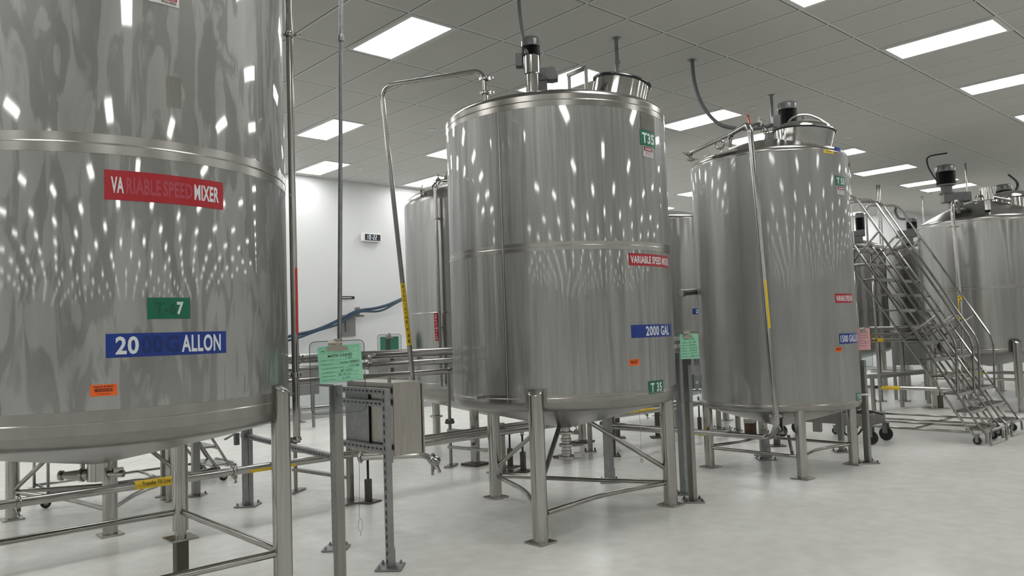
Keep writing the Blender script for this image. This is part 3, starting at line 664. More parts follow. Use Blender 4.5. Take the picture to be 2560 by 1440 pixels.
# ---------------------------------------------------------------- mixers
def mixer(label, base, r, zs, gear=(.3, .12, .14), gdir=0, loc=None, box=True, cat='mixer', pedestal=True):
    """zs: bottom, gearbox top, fins bottom, cowl bottom, top"""
    x, y = base; z0, zg, zf, zc, zt = zs
    t = root('mixer', (x, y, z0), label, cat, 'mixers on tank tops')
    g = Vector((math.cos(gdir), math.sin(gdir), 0)); n = Vector((-g.y, g.x, 0))
    if pedestal: build('mounting_pedestal', MB().bbox((x + g.x * gear[0] * .3, y + g.y * gear[0] * .3, z0 + (zg - gear[2] - z0) / 2), (gear[1] * .9, gear[1] * .9, max(.03, zg - gear[2] - z0)), .004, gdir), 'cast', t)
    gb = MB().bbox((x + g.x * gear[0] * .32, y + g.y * gear[0] * .32, zg - gear[2] / 2), (gear[0], gear[1], gear[2]), .018, gdir)
    gb.lathe((x + g.x * gear[0] * .62, y + g.y * gear[0] * .62, zg - gear[2] / 2), [(gear[2] * .44, -gear[1] * .52), (gear[2] * .5, -gear[1] * .48), (gear[2] * .5, gear[1] * .48), (gear[2] * .44, gear[1] * .52)], 24, n)
    for s_ in (-1, 1): gb.lathe(Vector((x, y, zg - gear[2] / 2)) + g * (gear[0] * .3) + n * (s_ * gear[1] * .5) + Vector((0, 0, 0)), [(.012, -.004), (.012, .006)], 10, n * s_)
    gb.lathe((x, y, 0), [(r * .8, zg - .01), (r * .8, zg + .012), (r * .55, zg + .02), (r * .62, zf - .03), (r * .95, zf - .02), (r * .95, zf)], 28)
    build('gearbox', gb, 'cast', t)
    fin = MB(); nf = 30; pts = []
    for k in range(nf * 2): a = 2 * PI * k / (nf * 2); rr_ = r * (.97 if k % 2 else .80); pts.append(Vector((x + rr_ * math.cos(a), y + rr_ * math.sin(a), zf)))
    fin.prism(pts, (0, 0, zc - zf + .01)); build('finned_body', fin, 'dark', t)
    build('fan_cowl', MB().lathe((x, y, 0), [(r * .98, zc), (r * 1.02, zc + .004), (r * 1.02, zt - .03), (r * .97, zt - .012), (r * .86, zt), (.001, zt + .003)], 36), 'cowl', t)
    if box:
        bd = Vector((-y, x, 0)).normalized(); bd = Vector((-.65, .75, 0)).normalized(); q = Vector((x, y, (zf + zc) / 2)) + bd * (r * 1.28)
        build('terminal_box', MB().bbox(q - Vector((0, 0, .03)), (r * .8, r * 1.1, r * 1.4), .006, math.atan2(bd.y, bd.x)), 'cast', t)
    return t
mp = P(1328, 150, D=6.30)
def zat(py, d, px=1328): return P(px, py, D=d).z
mixer('gray and black mixer motor on the left of tank T35 top', (mp.x, mp.y), .0755, (3.42, 3.63, zat(158, 6.3) - .02, zat(119, 6.3), zat(96, 6.3)), (.26, .10, .11), math.atan2(-.74, .67))
cp = P(1331, 200, D=6.05)
cy = root('breather_can', (cp.x, cp.y, 3.36), 'polished two-step steel can in front of the T35 mixer', 'vent can')
build('can_body', MB().lathe((cp.x, cp.y, 0), [(.055, zat(188, 6.05)), (.063, zat(186, 6.05)), (.063, zat(143, 6.05)), (.058, zat(141, 6.05)), (.001, zat(141, 6.05))], 40), 'polish', cy)
build('can_neck', MB().lathe((cp.x, cp.y, 0), [(.052, 3.34), (.052, zat(186, 6.05))], 40), 'polish', cy)
mp = P(1969, 285, D=8.95)
mixer('dark mixer motor behind the hatch lid on top of tank T53', (mp.x, mp.y), .098, (3.38, 3.56, zat(307, 8.95, 1969) - .05, zat(276, 8.95, 1969), zat(257, 8.95, 1969)), (.3, .13, .13), 2.4)
mp = P(2364, 440, D=14.9)
mixer('tall gray mixer with long gearbox on the wide right edge tank', (mp.x, mp.y), .15, (3.32, zat(484, 14.9, 2364), zat(462, 14.9, 2364), zat(431, 14.9, 2364), zat(414, 14.9, 2364)), (.42, .2, .16), -.95, box=False)
mp = P(2510, 480, D=17.0)
mixer('short dark mixer motor behind the wide tank at the right edge', (mp.x, mp.y), .13, (3.2, 3.40, zat(500, 17, 2510), zat(477, 17, 2510), zat(462, 17, 2510)), (.4, .2, .16), -.9, box=False)
mp = P(2279, 560, D=19.5)
mixer('mixer seen through the handrails beside the left rim of the wide tank', (mp.x, mp.y), .11, (3.15, zat(576, 19.5, 2279), zat(572, 19.5, 2279), zat(556, 19.5, 2279), zat(546, 19.5, 2279)), (.4, .2, .16), 2.4, box=False)
mp = P(2150, 555, D=18)
mixer('distant mixer close to the right rim of T53 under the ladder handrail', (mp.x, mp.y), .09, (3.1, zat(578, 18, 2150), zat(575, 18, 2150), zat(545, 18, 2150), zat(532, 18, 2150)), (.3, .2, .12), 2.4, box=False)

# ---------------------------------------------------------------- piping
def clamp(parent, p, axis, r, wing=(.02, -.03, -.02), mat='pipe', t=.014, name='pipe_clamp'):
    """one sanitary clamp: grooved ring, hinge block, bolt and wing nut"""
    mb = MB(); p = Vector(p); axis = Vector(axis).normalized(); wv = Vector(wing); wv = (wv - axis * wv.dot(axis)).normalized(); sd = axis.cross(wv)
    mb.lathe(p, [(r * .72, -t), (r * .95, -t), (r, -t * .5), (r, t * .5), (r * .95, t), (r * .72, t)], 20, axis)
    mb.box(p + wv * (r * 1.1), (r * .5, r * .5, t * 1.8), ax=(wv, sd, axis)); mb.cyl(p + wv * r * .9, p + wv * (r * 1.9), r * .13, 8)
    mb.box(p + wv * (r * 1.95), (r * .22, r * .95, t * .8), ax=(wv, sd, axis)); mb.box(p - wv * (r * 1.12), (r * .35, r * .4, t * 1.4), ax=(wv, sd, axis))
    return build(name, mb, mat, parent)


# fill line of T35
fp = [P(1033, 952, D=7.1), P(953, 216, D=6.95), P(1207, 176, D=6.52), P(1213, 232, D=6.52)]
fl = root('fill_pipe', fp[0], 'long leaning fill pipe with yellow FILL LINE T35 tape, left of tank T35', 'pipe')
base = P(1033, 952, D=7.1); low_ = Vector((base.x - .02, base.y + .05, .50))
build('pipe_run', MB().sweep(fillet([low_] + fp, .13, 8), .021, 18), 'pipe', fl)
q = fp[3].copy()
for dz in (.0, .12): clamp(fl, q + Vector((0, 0, dz)), (0, 0, 1), .036, (.7, -.72, 0), mat='pipe')
build('nozzle_neck', MB().lathe(q - Vector((0, 0, .13)), [(.022, 0), (.022, .12)], 18), 'pipe', fl)
def vtape(parent, a, b2, r, mat, chars, ink, lab, gaps=None, wl=.022):
    """tape wrapped on a near-vertical pipe with stacked letters facing the camera side"""
    a, b2 = Vector(a), Vector(b2); ax = (a - b2).normalized(); mid = (a + b2) / 2
    fwd = (mid - Vector((0, 0, EYE))).normalized(); right = fwd.cross(ax).normalized(); out_ = right.cross(ax)
    if out_.dot(fwd) > 0: out_ = -out_
    mb = MB(); mb.sweep([b2, a], r + .0012, 24)
    Lh = (a - b2).length; n_ = len(chars); hh = Lh / (n_ + .6)
    for i, ch in enumerate(chars):
        if ch == ' ': continue
        cz = Lh - hh * (i + .8)
        def f(u, v, o, cz=cz):
            t_ = u / r; return b2 + ax * (cz + v) + (out_ * math.cos(t_) + right * math.sin(t_)) * (r + .0022)
        w_ = wl * (.3 if ch == 'I' else .8 if ch in 'FL' else 1); put_text(mb, ch, f, -w_ / 2, -hh * .33, w_, hh * .62, 0, 1, .03)
    o = build('tape', mb, [mat, ink], parent); o['label'] = lab; return o
p0, p1 = fp[0], fp[1]
def along(py): 
    t_ = (952 - py) / (952 - 216.0); lo, hi = 0, 1
    for _ in range(30):
        md = (lo + hi) / 2; q_ = p0.lerp(p1, md)
        v = [sum(RM[i][k] * (q_ - Vector((0, 0, EYE)))[i] for i in range(3)) for k in range(3)]
        if 720 + FPX * v[1] / v[2] > py: lo = md
        else: hi = md
    return p0.lerp(p1, lo)
vtape(fl, along(708), along(813), .021, 'yellow', 'FILL LINE', 'black_ink', 'yellow tape reading FILL LINE', wl=.016)
vtape(fl, along(814), along(863), .021, 'yellow', 'T35', 'black_ink', 'yellow tape reading T35', wl=.02)

# vertical spray line of T67
pb, pt = P(742, 1100, D=4.72), P(727, -60, D=4.70); pt.x, pt.y = pb.x, pb.y; pt.z = 3.9
sl = root('spray_pipe', pb, 'tall vertical pipe with red tape along the right side of tank T67', 'pipe')
build('pipe_run', MB().sweep([pb + Vector((0, 0, .012)), pt], .0205, 20), 'pipe', sl)
build('end_ferrule', MB().lathe(pb, [(.014, -.01), (.027, 0), (.027, .008), (.0205, .02)], 20), 'pipe', sl)
fwd = Vector((pb.x, pb.y, 0)).normalized(); rt = Vector((fwd.y, -fwd.x, 0))
rz0, rz1 = P(745, 835, D=4.7).z, P(743, 670, D=4.7).z
rtm = MB(); a0_ = math.atan2(-fwd.y, -fwd.x)
put_slab(rtm, cylmap((pb.x, pb.y), .0207, a0_ + .9, rz0), -.010, 0, .024, rz1 - rz0, .0008, 0, 8); build('tape', rtm, 'redtape', sl)['label'] = 'strip of red tape'
for py in (85, 937):
    zc = P(735, py, D=4.7).z; q = Vector((pb.x, pb.y, zc)); c_ = clamp(sl, q, (0, 0, 1), .031, rt)
    dv = (Vector((T67c[0], T67c[1], 0)) - Vector((q.x, q.y, 0))).normalized(); ln = (Vector((T67c[0], T67c[1], 0)) - Vector((q.x, q.y, 0))).length - T67R
    build('standoff', MB().cyl(q, q + dv * ln, .009, 10), 'pipe', c_)

# spray line of the tank behind T35
q1, q0 = P(1088, 470, D=9.32), P(1096, 905, D=9.32); q0.x, q0.y = q1.x, q1.y
s4 = root('spray_pipe', (q1.x, q1.y, .9), 'thin vertical pipe with red SPRAY BALLS tape on the domed back tank', 'pipe')
q0.z = .9
hk = P(1135, 450, D=9.75)
build('pipe_run', MB().sweep(fillet([q0, q1 + Vector((0, 0, .05)), P(1100, 452, D=9.45), hk], .07), .021, 16), 'pipe', s4)
vtape(s4, P(1089, 783, D=9.32), P(1093, 852, D=9.32), .0225, 'red', 'SPRAYBALLS', 'white_ink', 'red tape reading SPRAY BALLS', wl=.018)
for py in (546, 820):
    z_ = P(1088, py, D=9.32).z; q = Vector((q1.x, q1.y, z_)); dv = Vector((T4c[0] - q.x, T4c[1] - q.y, 0)); ln = dv.length - T4R + .01; dv.normalize()
    build('pipe_clamp', MB().cyl(q - dv * .03, q + dv * ln, .012, 10).lathe(q, [(.03, -.012), (.03, .012)], 18), 'pipe', s4)
for px, py, dd_ in ((1087, 466, 9.35), (1096, 452, 9.45), (1117, 446, 9.65)): clamp(s4, P(px, py, D=dd_), (.6, .5, .2), .036, (0, 0, 1), 'post', .012)
q = P(1053, 473, D=9.6); fb = MB(); fb.box(q, (.09, .05, .03), .7); fb.cyl(q, q + Vector((.02, .0, .05)), .01, 8); fb.cyl(q - Vector((0, 0, .12)), q, .012, 10)
build('top_fitting', fb, 'post', t4)

# T53 pipes: fill line down its front and into the rack
e = P(1925, 1093, X=7.08); yb = e.y
riser_top = P(1876, 318, D=7.95)
f53 = root('fill_pipe', (7.08, 6.2, 0), 'bent fill pipe with yellow tape running down the front of tank T53', 'pipe')
low_p = [Vector((7.08, 6.25, .385)), Vector((7.08, yb + .0, .385))]
rb = P(1942, 1050, D=7.62)
run = [low_p[0], Vector((7.08, rb.y, .385)) if False else Vector((7.08, yb, .385)), P(1943, 1075, D=7.60), P(1870, 318, D=7.85), P(1843, 330, D=8.15), P(1824, 350, D=8.30), P(1824, 372, D=8.30)]
run = [low_p[0], P(1928, 1095, X=7.05), P(1943, 1060, D=7.72), P(1936, 1000, D=7.72), P(1874, 308, D=7.80), P(1826, 336, D=8.28), P(1822, 368, D=8.30)]
build('pipe_run', MB().sweep(fillet(run, .11, 8), .027, 20), 'pipe', f53)
clamp(f53, P(1938, 1040, D=7.72), (0, 0, 1), .04); clamp(f53, P(1917, 1092, X=7.06), (0, 1, 0), .04, (0, 0, 1))
a_ = P(1914, 707, D=7.74); b_ = P(1924, 826, D=7.735)
fw = Vector((a_.x, a_.y, 0)).normalized(); tm = MB()
fa = lambda py: run[3].lerp(run[4], (1000 - py) / (1000 - 308.0))
A_, B_ = fa(707), fa(826); axv = (A_ - B_).normalized(); fwv = ((A_ + B_) / 2 - Vector((0, 0, EYE))).normalized(); rgt = fwv.cross(axv).normalized(); oo = (rgt.cross(axv)); oo = -oo if oo.dot(fwv) > 0 else oo
put_slab(tm, lambda u, v, o: B_ + axv * v + (oo * math.cos(u / .0275 + .55) + rgt * math.sin(u / .0275 + .55)) * (.0275 + o), -.012, 0, .026, (A_ - B_).length, .001, 0, 8)
build('tape', tm, 'yellow', f53)['label'] = 'strip of yellow tape'
ty = MB(); 
ty.sweep([P(1694, 1077, X=7.08), P(1765, 1083, X=7.08)], .0285, 20); build('tape', ty, 'yellow', f53)['label'] = 'yellow tape on the low run'
# sloping vent pipe at T53's left shoulder
v0, v1 = P(1722, 385, D=8.75), P(1868, 312, D=8.25)
vp = root('vent_pipe', v0, 'sloping pipe with clamps above the left shoulder of tank T53', 'pipe')
build('pipe_run', MB().sweep(fillet([P(1730, 404, D=8.75), P(1722, 385, D=8.75), P(1868, 316, D=8.3), P(1902, 308, D=8.75), P(1912, 322, D=8.8), P(1913, 336, D=8.8)], .05), .019, 14), 'pipe', vp)
for (px, py, dd_, ax_, wv_) in ((1722, 386, 8.75, (.3, -.3, 1), (-.6, .6, 0)), (1728, 399, 8.75, (0, 0, 1), (.6, -.6, 0)), (1898, 310, 8.7, (.7, .3, 0), (0, 0, 1)), (1912, 327, 8.8, (0, 0, 1), (.7, -.7, 0))):
    clamp(vp, P(px, py, D=dd_), ax_, .034, wv_, 'post')

# open elbow beside T53
a_, _ = hit(1745, 730, T53c, T53R); q = P(1741, 729, D=8.8); q2 = P(1700, 732, D=8.62)
el = MB(); el.sweep([P(1752, 727, D=8.9), q, P(1722, 731, D=8.72), P(1702, 733, D=8.63)], [.034, .034, .034, .034], 20); el.lathe(P(1704, 733, D=8.63), [(.034, -.012), (.044, -.01), (.044, .01), (.03, .012)], 24, (P(1702, 733, D=8.63) - P(1722, 731, D=8.72)))
build('side_elbow', el, 'post', t53)

# upper pipe rack: three long pipes
for k, (yy, zz, r_, lb) in enumerate(((6.45, 1.33, .042, 'topmost long horizontal pipe behind the clipboard'), (6.40, 1.235, .032, 'middle long horizontal pipe behind the clipboard'), (6.50, 1.125, .030, 'lowest of the three long horizontal pipes behind the clipboard'))):
    t = root('rack_pipe', (3.0, yy, zz), lb, 'pipe', 'upper pipes of the rack')
    build('pipe_run', MB().sweep([(-3.0, yy, zz), (9.3, yy, zz)], r_, 20), 'pipe', t)
    for xx in ((3.3, 6.2) if k == 0 else (2.6, 4.0) if k == 1 else (5.03, 2.9)): clamp(t, (xx, yy, zz), (1, 0, 0), r_ * 1.28, (0, -1, .1))
q = P(924, 894, Y=6.35); vx = MB(); vx.lathe(q, [(.018, -.02), (.028, 0), (.018, .02)], 18, (1, 0, .2)); vx.cyl(q, q + Vector((.03, -.05, .03)), .012, 8); vx.cyl(q, q + Vector((0, .1, 0)), .012, 8)
thing('valve_handle', vx, 'post', q, 'small dark valve knob on the rack right of the green sheet', 'valve')
# lower pipes
low = [P(0, 1255, Y=6.28), P(433, 1197, Y=6.28)]
zl = .47
t = root('transfer_pipe', (0, 6.28, zl), 'long low pipe with yellow Transfer Fill Line tape passing under tank T67', 'pipe')
build('pipe_run', MB().sweep([(-3.5, 6.28, .475), (10.5, 6.28, .44)], .032, 20), 'pipe', t)
def linez(x): return .475 + (x + 3.5) / 14 * (-.035)
def htape(parent, x0, x1, yy, r, txt, lab, v0=None, v1=None):
    mb = MB()
    if v0 is None: mb.sweep([(x0, yy, linez(x0)), (x1, yy, linez(x1))], r + .001, 24)
    else: put_slab(mb, lambda v, u, o: Vector((x0 + u, yy - (r + .0004 + o) * math.cos(v), linez(x0 + u) + (r + .0004 + o) * math.sin(v))), v0, 0, v1 - v0, x1 - x0, .001, 0, 10)
    def f(u, v, o): a = -1.0 - v / r; return Vector((x0 + u, yy + (r + .0022) * -math.sin(-a) if False else yy - (r + .0022) * math.cos(v / r + .35), linez(x0 + u) + (r + .0022) * math.sin(v / r + .35)))
    if txt: put_text(mb, txt, f, .05, -.018, x1 - x0 - .07, .032, 0, 1, .012)
    o = build('tape', mb, ['yellow', 'black_ink'], parent); o['label'] = lab
xa, xb = P(335, 1205, Y=6.28).x, P(462, 1188, Y=6.28).x
htape(t, xa, xb, 6.28, .032, 'Transfer Fill Line for T67', 'yellow tape reading Transfer Fill Line')
xa, xb = P(620, 1170, Y=6.28).x, P(736, 1155, Y=6.28).x
htape(t, xa, xb, 6.28, .032, '', 'strip of yellow tape', -1.3, -.1)
for px in (45, 585, 1440, 1620):
    q = P(px, 1150, Y=6.28); clamp(t, (q.x, 6.28, linez(q.x)), (1, 0, 0), .046, (0, -.3, -1))
t = root('transfer_pipe', (5, 6.46, .47), 'rear one of the two low pipes passing behind the legs of T35', 'pipe')
zr = lambda x: .475
build('pipe_run', MB().sweep([(3.9, 6.46, .475), (9.0, 6.46, .475)], .034, 20), 'pipe', t)
for xx in (6.45, 8.2): clamp(t, (xx, 6.46, .475), (1, 0, 0), .045, (0, -.2, 1))
t = root('transfer_pipe', (7, 6.95, .56), 'upper low pipe behind tank T35 with yellow tape', 'pipe')
build('pipe_run', MB().sweep([(7.0, 6.0, .50), (11.5, 6.0, .50)], .034, 20), 'pipe', t)
mt_ = MB(); put_slab(mt_, lambda v, u, o: Vector((7.25 + u, 6.0 - (.0344 + o) * math.cos(v), .50 + (.0344 + o) * math.sin(v))), .1, 0, .9, .5, .001, 0, 8); build('tape', mt_, 'yellow', t)
clamp(t, (8.1, 6.0, .50), (1, 0, 0), .05, (0, -.3, -1))
t = root('transfer_pipe', (7.3, 6.2, .33), 'low horizontal pipe behind the right leg of T35 running towards T53', 'pipe')
build('pipe_run', MB().sweep([P(1530, 1068, D=9.0), P(1665, 1078, D=8.3)], .026, 16), 'pipe', t)
# short elbow line under the enclosure with a valve
e0, e1, e2 = P(902, 1144, D=6.9), P(1058, 1137, D=6.6), P(1083, 1150, D=6.5)
t = root('drain_pipe', e0, 'short pipe with an elbow valve under the brushed steel enclosure', 'pipe')
build('pipe_run', MB().sweep(fillet([e0, e1, e2], .06), .025, 18), 'pipe', t)
clamp(t, e0, (e1 - e0), .036, (.3, -.5, .6)); clamp(t, e2, (e2 - e1), .042, (.2, -.3, -1), t=.02)
vm = MB(); vm.lathe(e2 + (e2 - e1).normalized() * .035, [(.03, -.03), (.044, -.01), (.044, .01), (.024, .035)], 20, (.5, -.6, -.3))
vm.sweep([e2, e2 + Vector((.02, -.03, -.05)), e2 + Vector((.03, -.045, -.10))], [.012, .010, .014], 10); vm.box(e2 + Vector((-.01, .0, -.07)), (.02, .012, .10))
build('butterfly_valve', vm, 'pipe', t)

# pipe of the wide right tank: over its rim and down the front, with yellow tape
t = root('fill_pipe', (13.6, 4.9, .4), 'hooked pipe with yellow tape down the front of the right edge tank', 'pipe')
hl = P(2408, 990, D=13.6); hp = [Vector((hl.x, hl.y, .02)), P(2403, 780, D=13.6), P(2381, 530, D=13.75), P(2383, 503, D=13.8), P(2394, 503, D=14.0), P(2397, 530, D=14.3)]
build('pipe_run', MB().sweep(fillet(hp, .10, 8), .028, 16), 'pipe', t)
clamp(t, P(2387, 566, D=13.75), (0, 0, 1), .05, (-.6, .6, 0)); clamp(t, P(2396, 523, D=14.25), (0, 0, 1), .05, (.6, -.6, 0))
q0_, q1_ = hp[1].lerp(hp[2], .16), hp[0].lerp(hp[1], .93)
vtape(t, q0_, q1_, .0285, 'yellow', 'FILLLINE', 'black_ink', 'yellow tape with stacked letters', wl=.03)
t = root('vent_pipe', P(2445, 520, D=14.6), 'thin pipe arching past the vent can on the right edge tank', 'pipe')
build('pipe_run', MB().sweep(fillet([P(2440, 510, D=14.6), P(2441, 490, D=14.6), P(2470, 490, D=15.1), P(2530, 501, D=15.2), P(2528, 512, D=15.2)], .08), .02, 14), 'pipe', t); clamp(t, P(2441, 503, D=14.6), (0, 0, 1), .05, (.6, -.6, 0))

# ---------------------------------------------------------------- rack stands and pipe props
def plate(mb, x, y, s=.16, rz=.78, t=.012): mb.bbox((x, y, t / 2 + .001), (s, s, t), .003, rz)
def stand(label, x, y, ztop, x2, y2):
    t = root('pipe_stand', (x, y, 0), label, 'stand', 'welded stands of the pipe rack')
    build('rear_post', MB().cyl((x, y, .02), (x, y, ztop), .019, 14), 'post', t)
    build('flange', MB().lathe((x, y, 0), [(.05, .485), (.055, .49), (.055, .515), (.05, .52)], 20).box((x + .04, y, .53), (.02, .02, .02)).box((x - .04, y, .53), (.02, .02, .02)), 'brown', t)
    build('front_post', MB().bbox((x2, y2, .27), (.05, .05, .52), .004), 'post', t)
    build('foot_bar', MB().bbox((x, y, .011), (.26, .09, .02), .003, .6), 'post', t)
    build('foot_plate', MB().bbox((x2, y2, .008), (.26, .26, .014), .003, 0), 'post', t)
    d = Vector((x2 - x, y2 - y, 0))
    for z in (.41, .22): build('cross_arm', MB().bbox((x + d.x / 2, y + d.y / 2, z), (.05, d.length + .05, .03), .003, math.atan2(d.y, d.x) - PI / 2), 'post', t)
    build('top_saddle', MB().bbox((x - .0, y - .34, ztop - .012), (.05, .80, .024), .003, 0), 'post', t)
stand('rack stand with two rungs right of the foot of tank T67', 3.69, 7.29, 1.08, 3.80, 6.44)
stand('rack stand with a flanged post beside the left legs of tank T35', 5.56, 7.20, 1.08, 5.66, 6.42)
def prop(label, x, y, z, s=.05):
    t = root('pipe_prop', (x, y, 0), label, 'prop', 'adjustable props under low pipes')
    build('sleeve', MB().bbox((x, y, .11), (s, s, .20), .004, .4), 'brown', t)
    build('screw', MB().cyl((x, y, .2), (x, y, z - .03), .011, 12), 'rubber', t)
    build('saddle', MB().sweep([(x - .03, y - .02, z + .0), (x - .018, y, z - .03), (x + .018, y, z - .03), (x + .03, y + .02, z)], .007, 8), 'brown', t)
    build('foot_plate', MB().bbox((x, y, .007), (.17, .17, .012), .003, .3), 'brown', t)
prop('short prop with threaded rod below the brushed steel enclosure', 3.898, 6.29, .435)
prop('short prop with Y shaped saddle between the two left legs of T35', 5.837, 6.29, .42)
prop('prop standing behind the one with the Y saddle, left of T35 front leg', 5.93, 6.60, .44)
prop('prop under the low pipes at the left foot of tank T53', P(1750, 1080, Z=0).x, P(1750, 1080, Z=0).y, .50)

def post(label, x, y, z, s=.06, sy=None, rz=0, mat='post', ps=.16, name='support_post', bolts=True, bracket=False, group='square support posts on the floor', prz=.78, loc=True):
    t = root(name, (x, y, 0), label, 'post', group)
    build('column', MB().bbox((x, y, z / 2 + .006), (s, sy or s, z - .012), .004, rz), mat, t)
    p_ = build('base_plate', MB().bbox((x, y, .007), (ps, ps, .012), .003, prz), mat, t)
    if bolts:
        bm_ = MB()
        for k in range(4):
            a = prz + PI / 4 + k * PI / 2; bm_.lathe((x + ps * .55 * math.cos(a), y + ps * .55 * math.sin(a), .012), [(.010, 0), (.010, .014), (.005, .016), (.005, .024)], 8)
        build('anchor_bolts', bm_, 'brown', p_)
    if bracket:
        build('base_bracket', MB().bbox((x + s * .5 + .003, y - .0, .07), (.006, s * 1.1, .13), .002, rz).bbox((x, y - s * .5 - .003, .07), (s * 1.1, .006, .13), .002, rz), 'galv', t)
    return t
p_fr = P(841, 1000, D=4.62)
pf = post('square steel post in the foreground carrying the clear clipboard', p_fr.x, p_fr.y, P(841, 962, D=4.62).z, .052, ps=.15)
build('clip_bolt', MB().lathe(P(847, 986, D=4.585), [(.012, -.012), (.012, .004), (.006, .006)], 12, Vector((-.55, -.83, 0))), 'galv', pf)
pr1 = post('right one of the two square posts between T35 and T53, clipboard on top', 5.718, 4.035, P(1715, 840, D=7.0).z, .055, ps=.17)
pr2 = post('left one of the two square posts between T35 and T53', 5.93, 4.27, P(1700, 880, D=7.3).z, .06, mat='galv', ps=.16, bracket=True)
p53 = post('square post at the right side of tank T53 under the pink sheet', 8.385, 3.69, P(2165, 900, D=9.15).z, .058, ps=.18)
q = P(1530, 1205, Z=0); post('galvanized post with bracket foot behind tank T35, between its right legs', q.x, q.y + .03, .98, .072, mat='galv', ps=.19, bracket=True)
q = P(1476, 1128, Z=0); post('slim post with bolted foot behind the outlet valve of T35', q.x, q.y, .95, .045, ps=.15, mat='post')
q = P(1530, 1140, Z=0); post('post whose dark foot shows behind the galvanized one under T35', q.x, q.y, .9, .07, mat='brown', ps=.2)
q = P(1645, 1094, Z=0); post('dark post on a wide foot left of the right leg of T35', q.x, q.y, 1.1, .05, mat='brown', ps=.2, bolts=False)
q = P(1545, 1095, Z=0); post('short dark post far behind tank T35', q.x, q.y, .8, .05, mat='brown', ps=.2, bolts=False)
q = P(432, 1250, Z=0); post('thin post right behind the pedestal leg of T67', q.x, q.y + .25, .95, .05, ps=.12, bolts=False)
q = P(490, 1240, Z=0); post('square post in front of the small ladder left of the strut post', q.x, q.y, .95, .068, ps=.17)
q = P(1915, 1140, D=9.25); post('galvanized square post under tank T53 behind its front legs', q.x, q.y, .32, .07, mat='galv', ps=.2, bracket=True)
q = P(1943, 1115, Z=0); post('brown post under T53 right of the galvanized one', q.x, q.y, .6, .06, mat='brown', ps=.18, bolts=False)
q = P(2105, 1130, Z=0); post('square post between the right legs of tank T53', q.x, q.y, .68, .055, ps=.18)
q = P(1798, 1072, Z=0); post('post on a wide plate seen under the left of tank T53', q.x, q.y, .62, .055, ps=.3, prz=.2)
q = P(1846, 1078, Z=0); post('post left of the brown canister under tank T53', q.x, q.y, .62, .055, ps=.22, prz=.2)

# ---------------------------------------------------------------- strut frame with enclosure
def strut(mb_pl, a, b2, w=.041, d=.041, slots=True, face=(-1, 0, 0), up=None):
    """slotted channel between two points; the slots are thin dark plates painting the shade inside the openings"""
    a, b2 = Vector(a), Vector(b2); t_ = (b2 - a).normalized(); n_ = Vector(face).normalized(); s_ = t_.cross(n_).normalized(); L_ = (b2 - a).length
    mb_pl.mat = 0; mb_pl.box((a + b2) / 2, (L_, d, w), ax=(t_, n_, s_))
    if slots:
        mb_pl.mat = 1; k = int(L_ / .05)
        for i in range(k):
            q_ = a + t_ * ((i + .5) * L_ / k) + n_ * (d / 2 + .0004); mb_pl.box(q_, (.026, .0012, .013), ax=(t_, n_, s_))
    mb_pl.mat = 0
SF = root('equipment_rack', (2.89, 4.42, 0), 'galvanized slotted strut frame right of the clipboard post', 'rack')
xf = 2.884; y0f, y1f = 4.41, 5.10
zt_ = P(975, 972, X=xf).z
for (yy, zz) in ((y0f, zt_), (y1f, zt_)):
    m1 = MB(); strut(m1, (xf, yy, .02), (xf, yy, zz), face=(-1, 0, 0)); m1.mat = 0
    l = build('strut_leg', m1, ['galv', 'rubber'], SF)
    b_ = MB().bbox((xf, yy, .008), (.17, .17, .012), .003, .78).bbox((xf + .0, yy - .024, .07), (.05, .005, .12), .001); 
    for k in range(4): b_.lathe((xf + .085 * math.cos(k * PI / 2), yy + .085 * math.sin(k * PI / 2), .012), [(.010, 0), (.010, .014), (.005, .024)], 8)
    build('base_plate', b_, 'galv', l)
for zz in (zt_ - .02, zt_ - .10, P(960, 1122, X=xf).z):
    m1 = MB(); strut(m1, (xf, y0f + .02, zz), (xf, y1f - .02, zz)); build('strut_rail', m1, ['galv', 'rubber'], SF)
bx0, bx1, by0, by1 = 2.93, 3.155, 4.395, 4.98
bzt, bzb = P(1005, 958, X=bx0).z, P(1007, 1145, X=bx0).z
EN = root('control_enclosure', (3.04, 4.7, bzb), 'brushed stainless control enclosure hung on the slotted strut frame', 'enclosure')
build('cabinet', MB().bbox(((bx0 + bx1) / 2, (by0 + by1) / 2, (bzt + bzb) / 2), (bx1 - bx0, by1 - by0, bzt - bzb), .003), 'brush', EN)
build('door', MB().bbox((bx1 + .009, (by0 + by1) / 2, (bzt + bzb) / 2 - .01), (.014, by1 - by0 + .02, bzt - bzb - .01), .003), 'brush', EN)
for yy in (by0 + .05, by1 - .05):
    for zz, sg in ((bzt, 1), (bzb, -1)):
        tb = MB().bbox((bx0 + .006, yy, zz + sg * .015), (.008, .035, .06), .002); build('mounting_tab', tb, 'post', EN)
bp_ = MB().box((bx0 - .012, 4.83, (bzt + bzb) / 2 + .0), (.006, .30, .36)); build('back_plate', bp_, 'galv', EN)
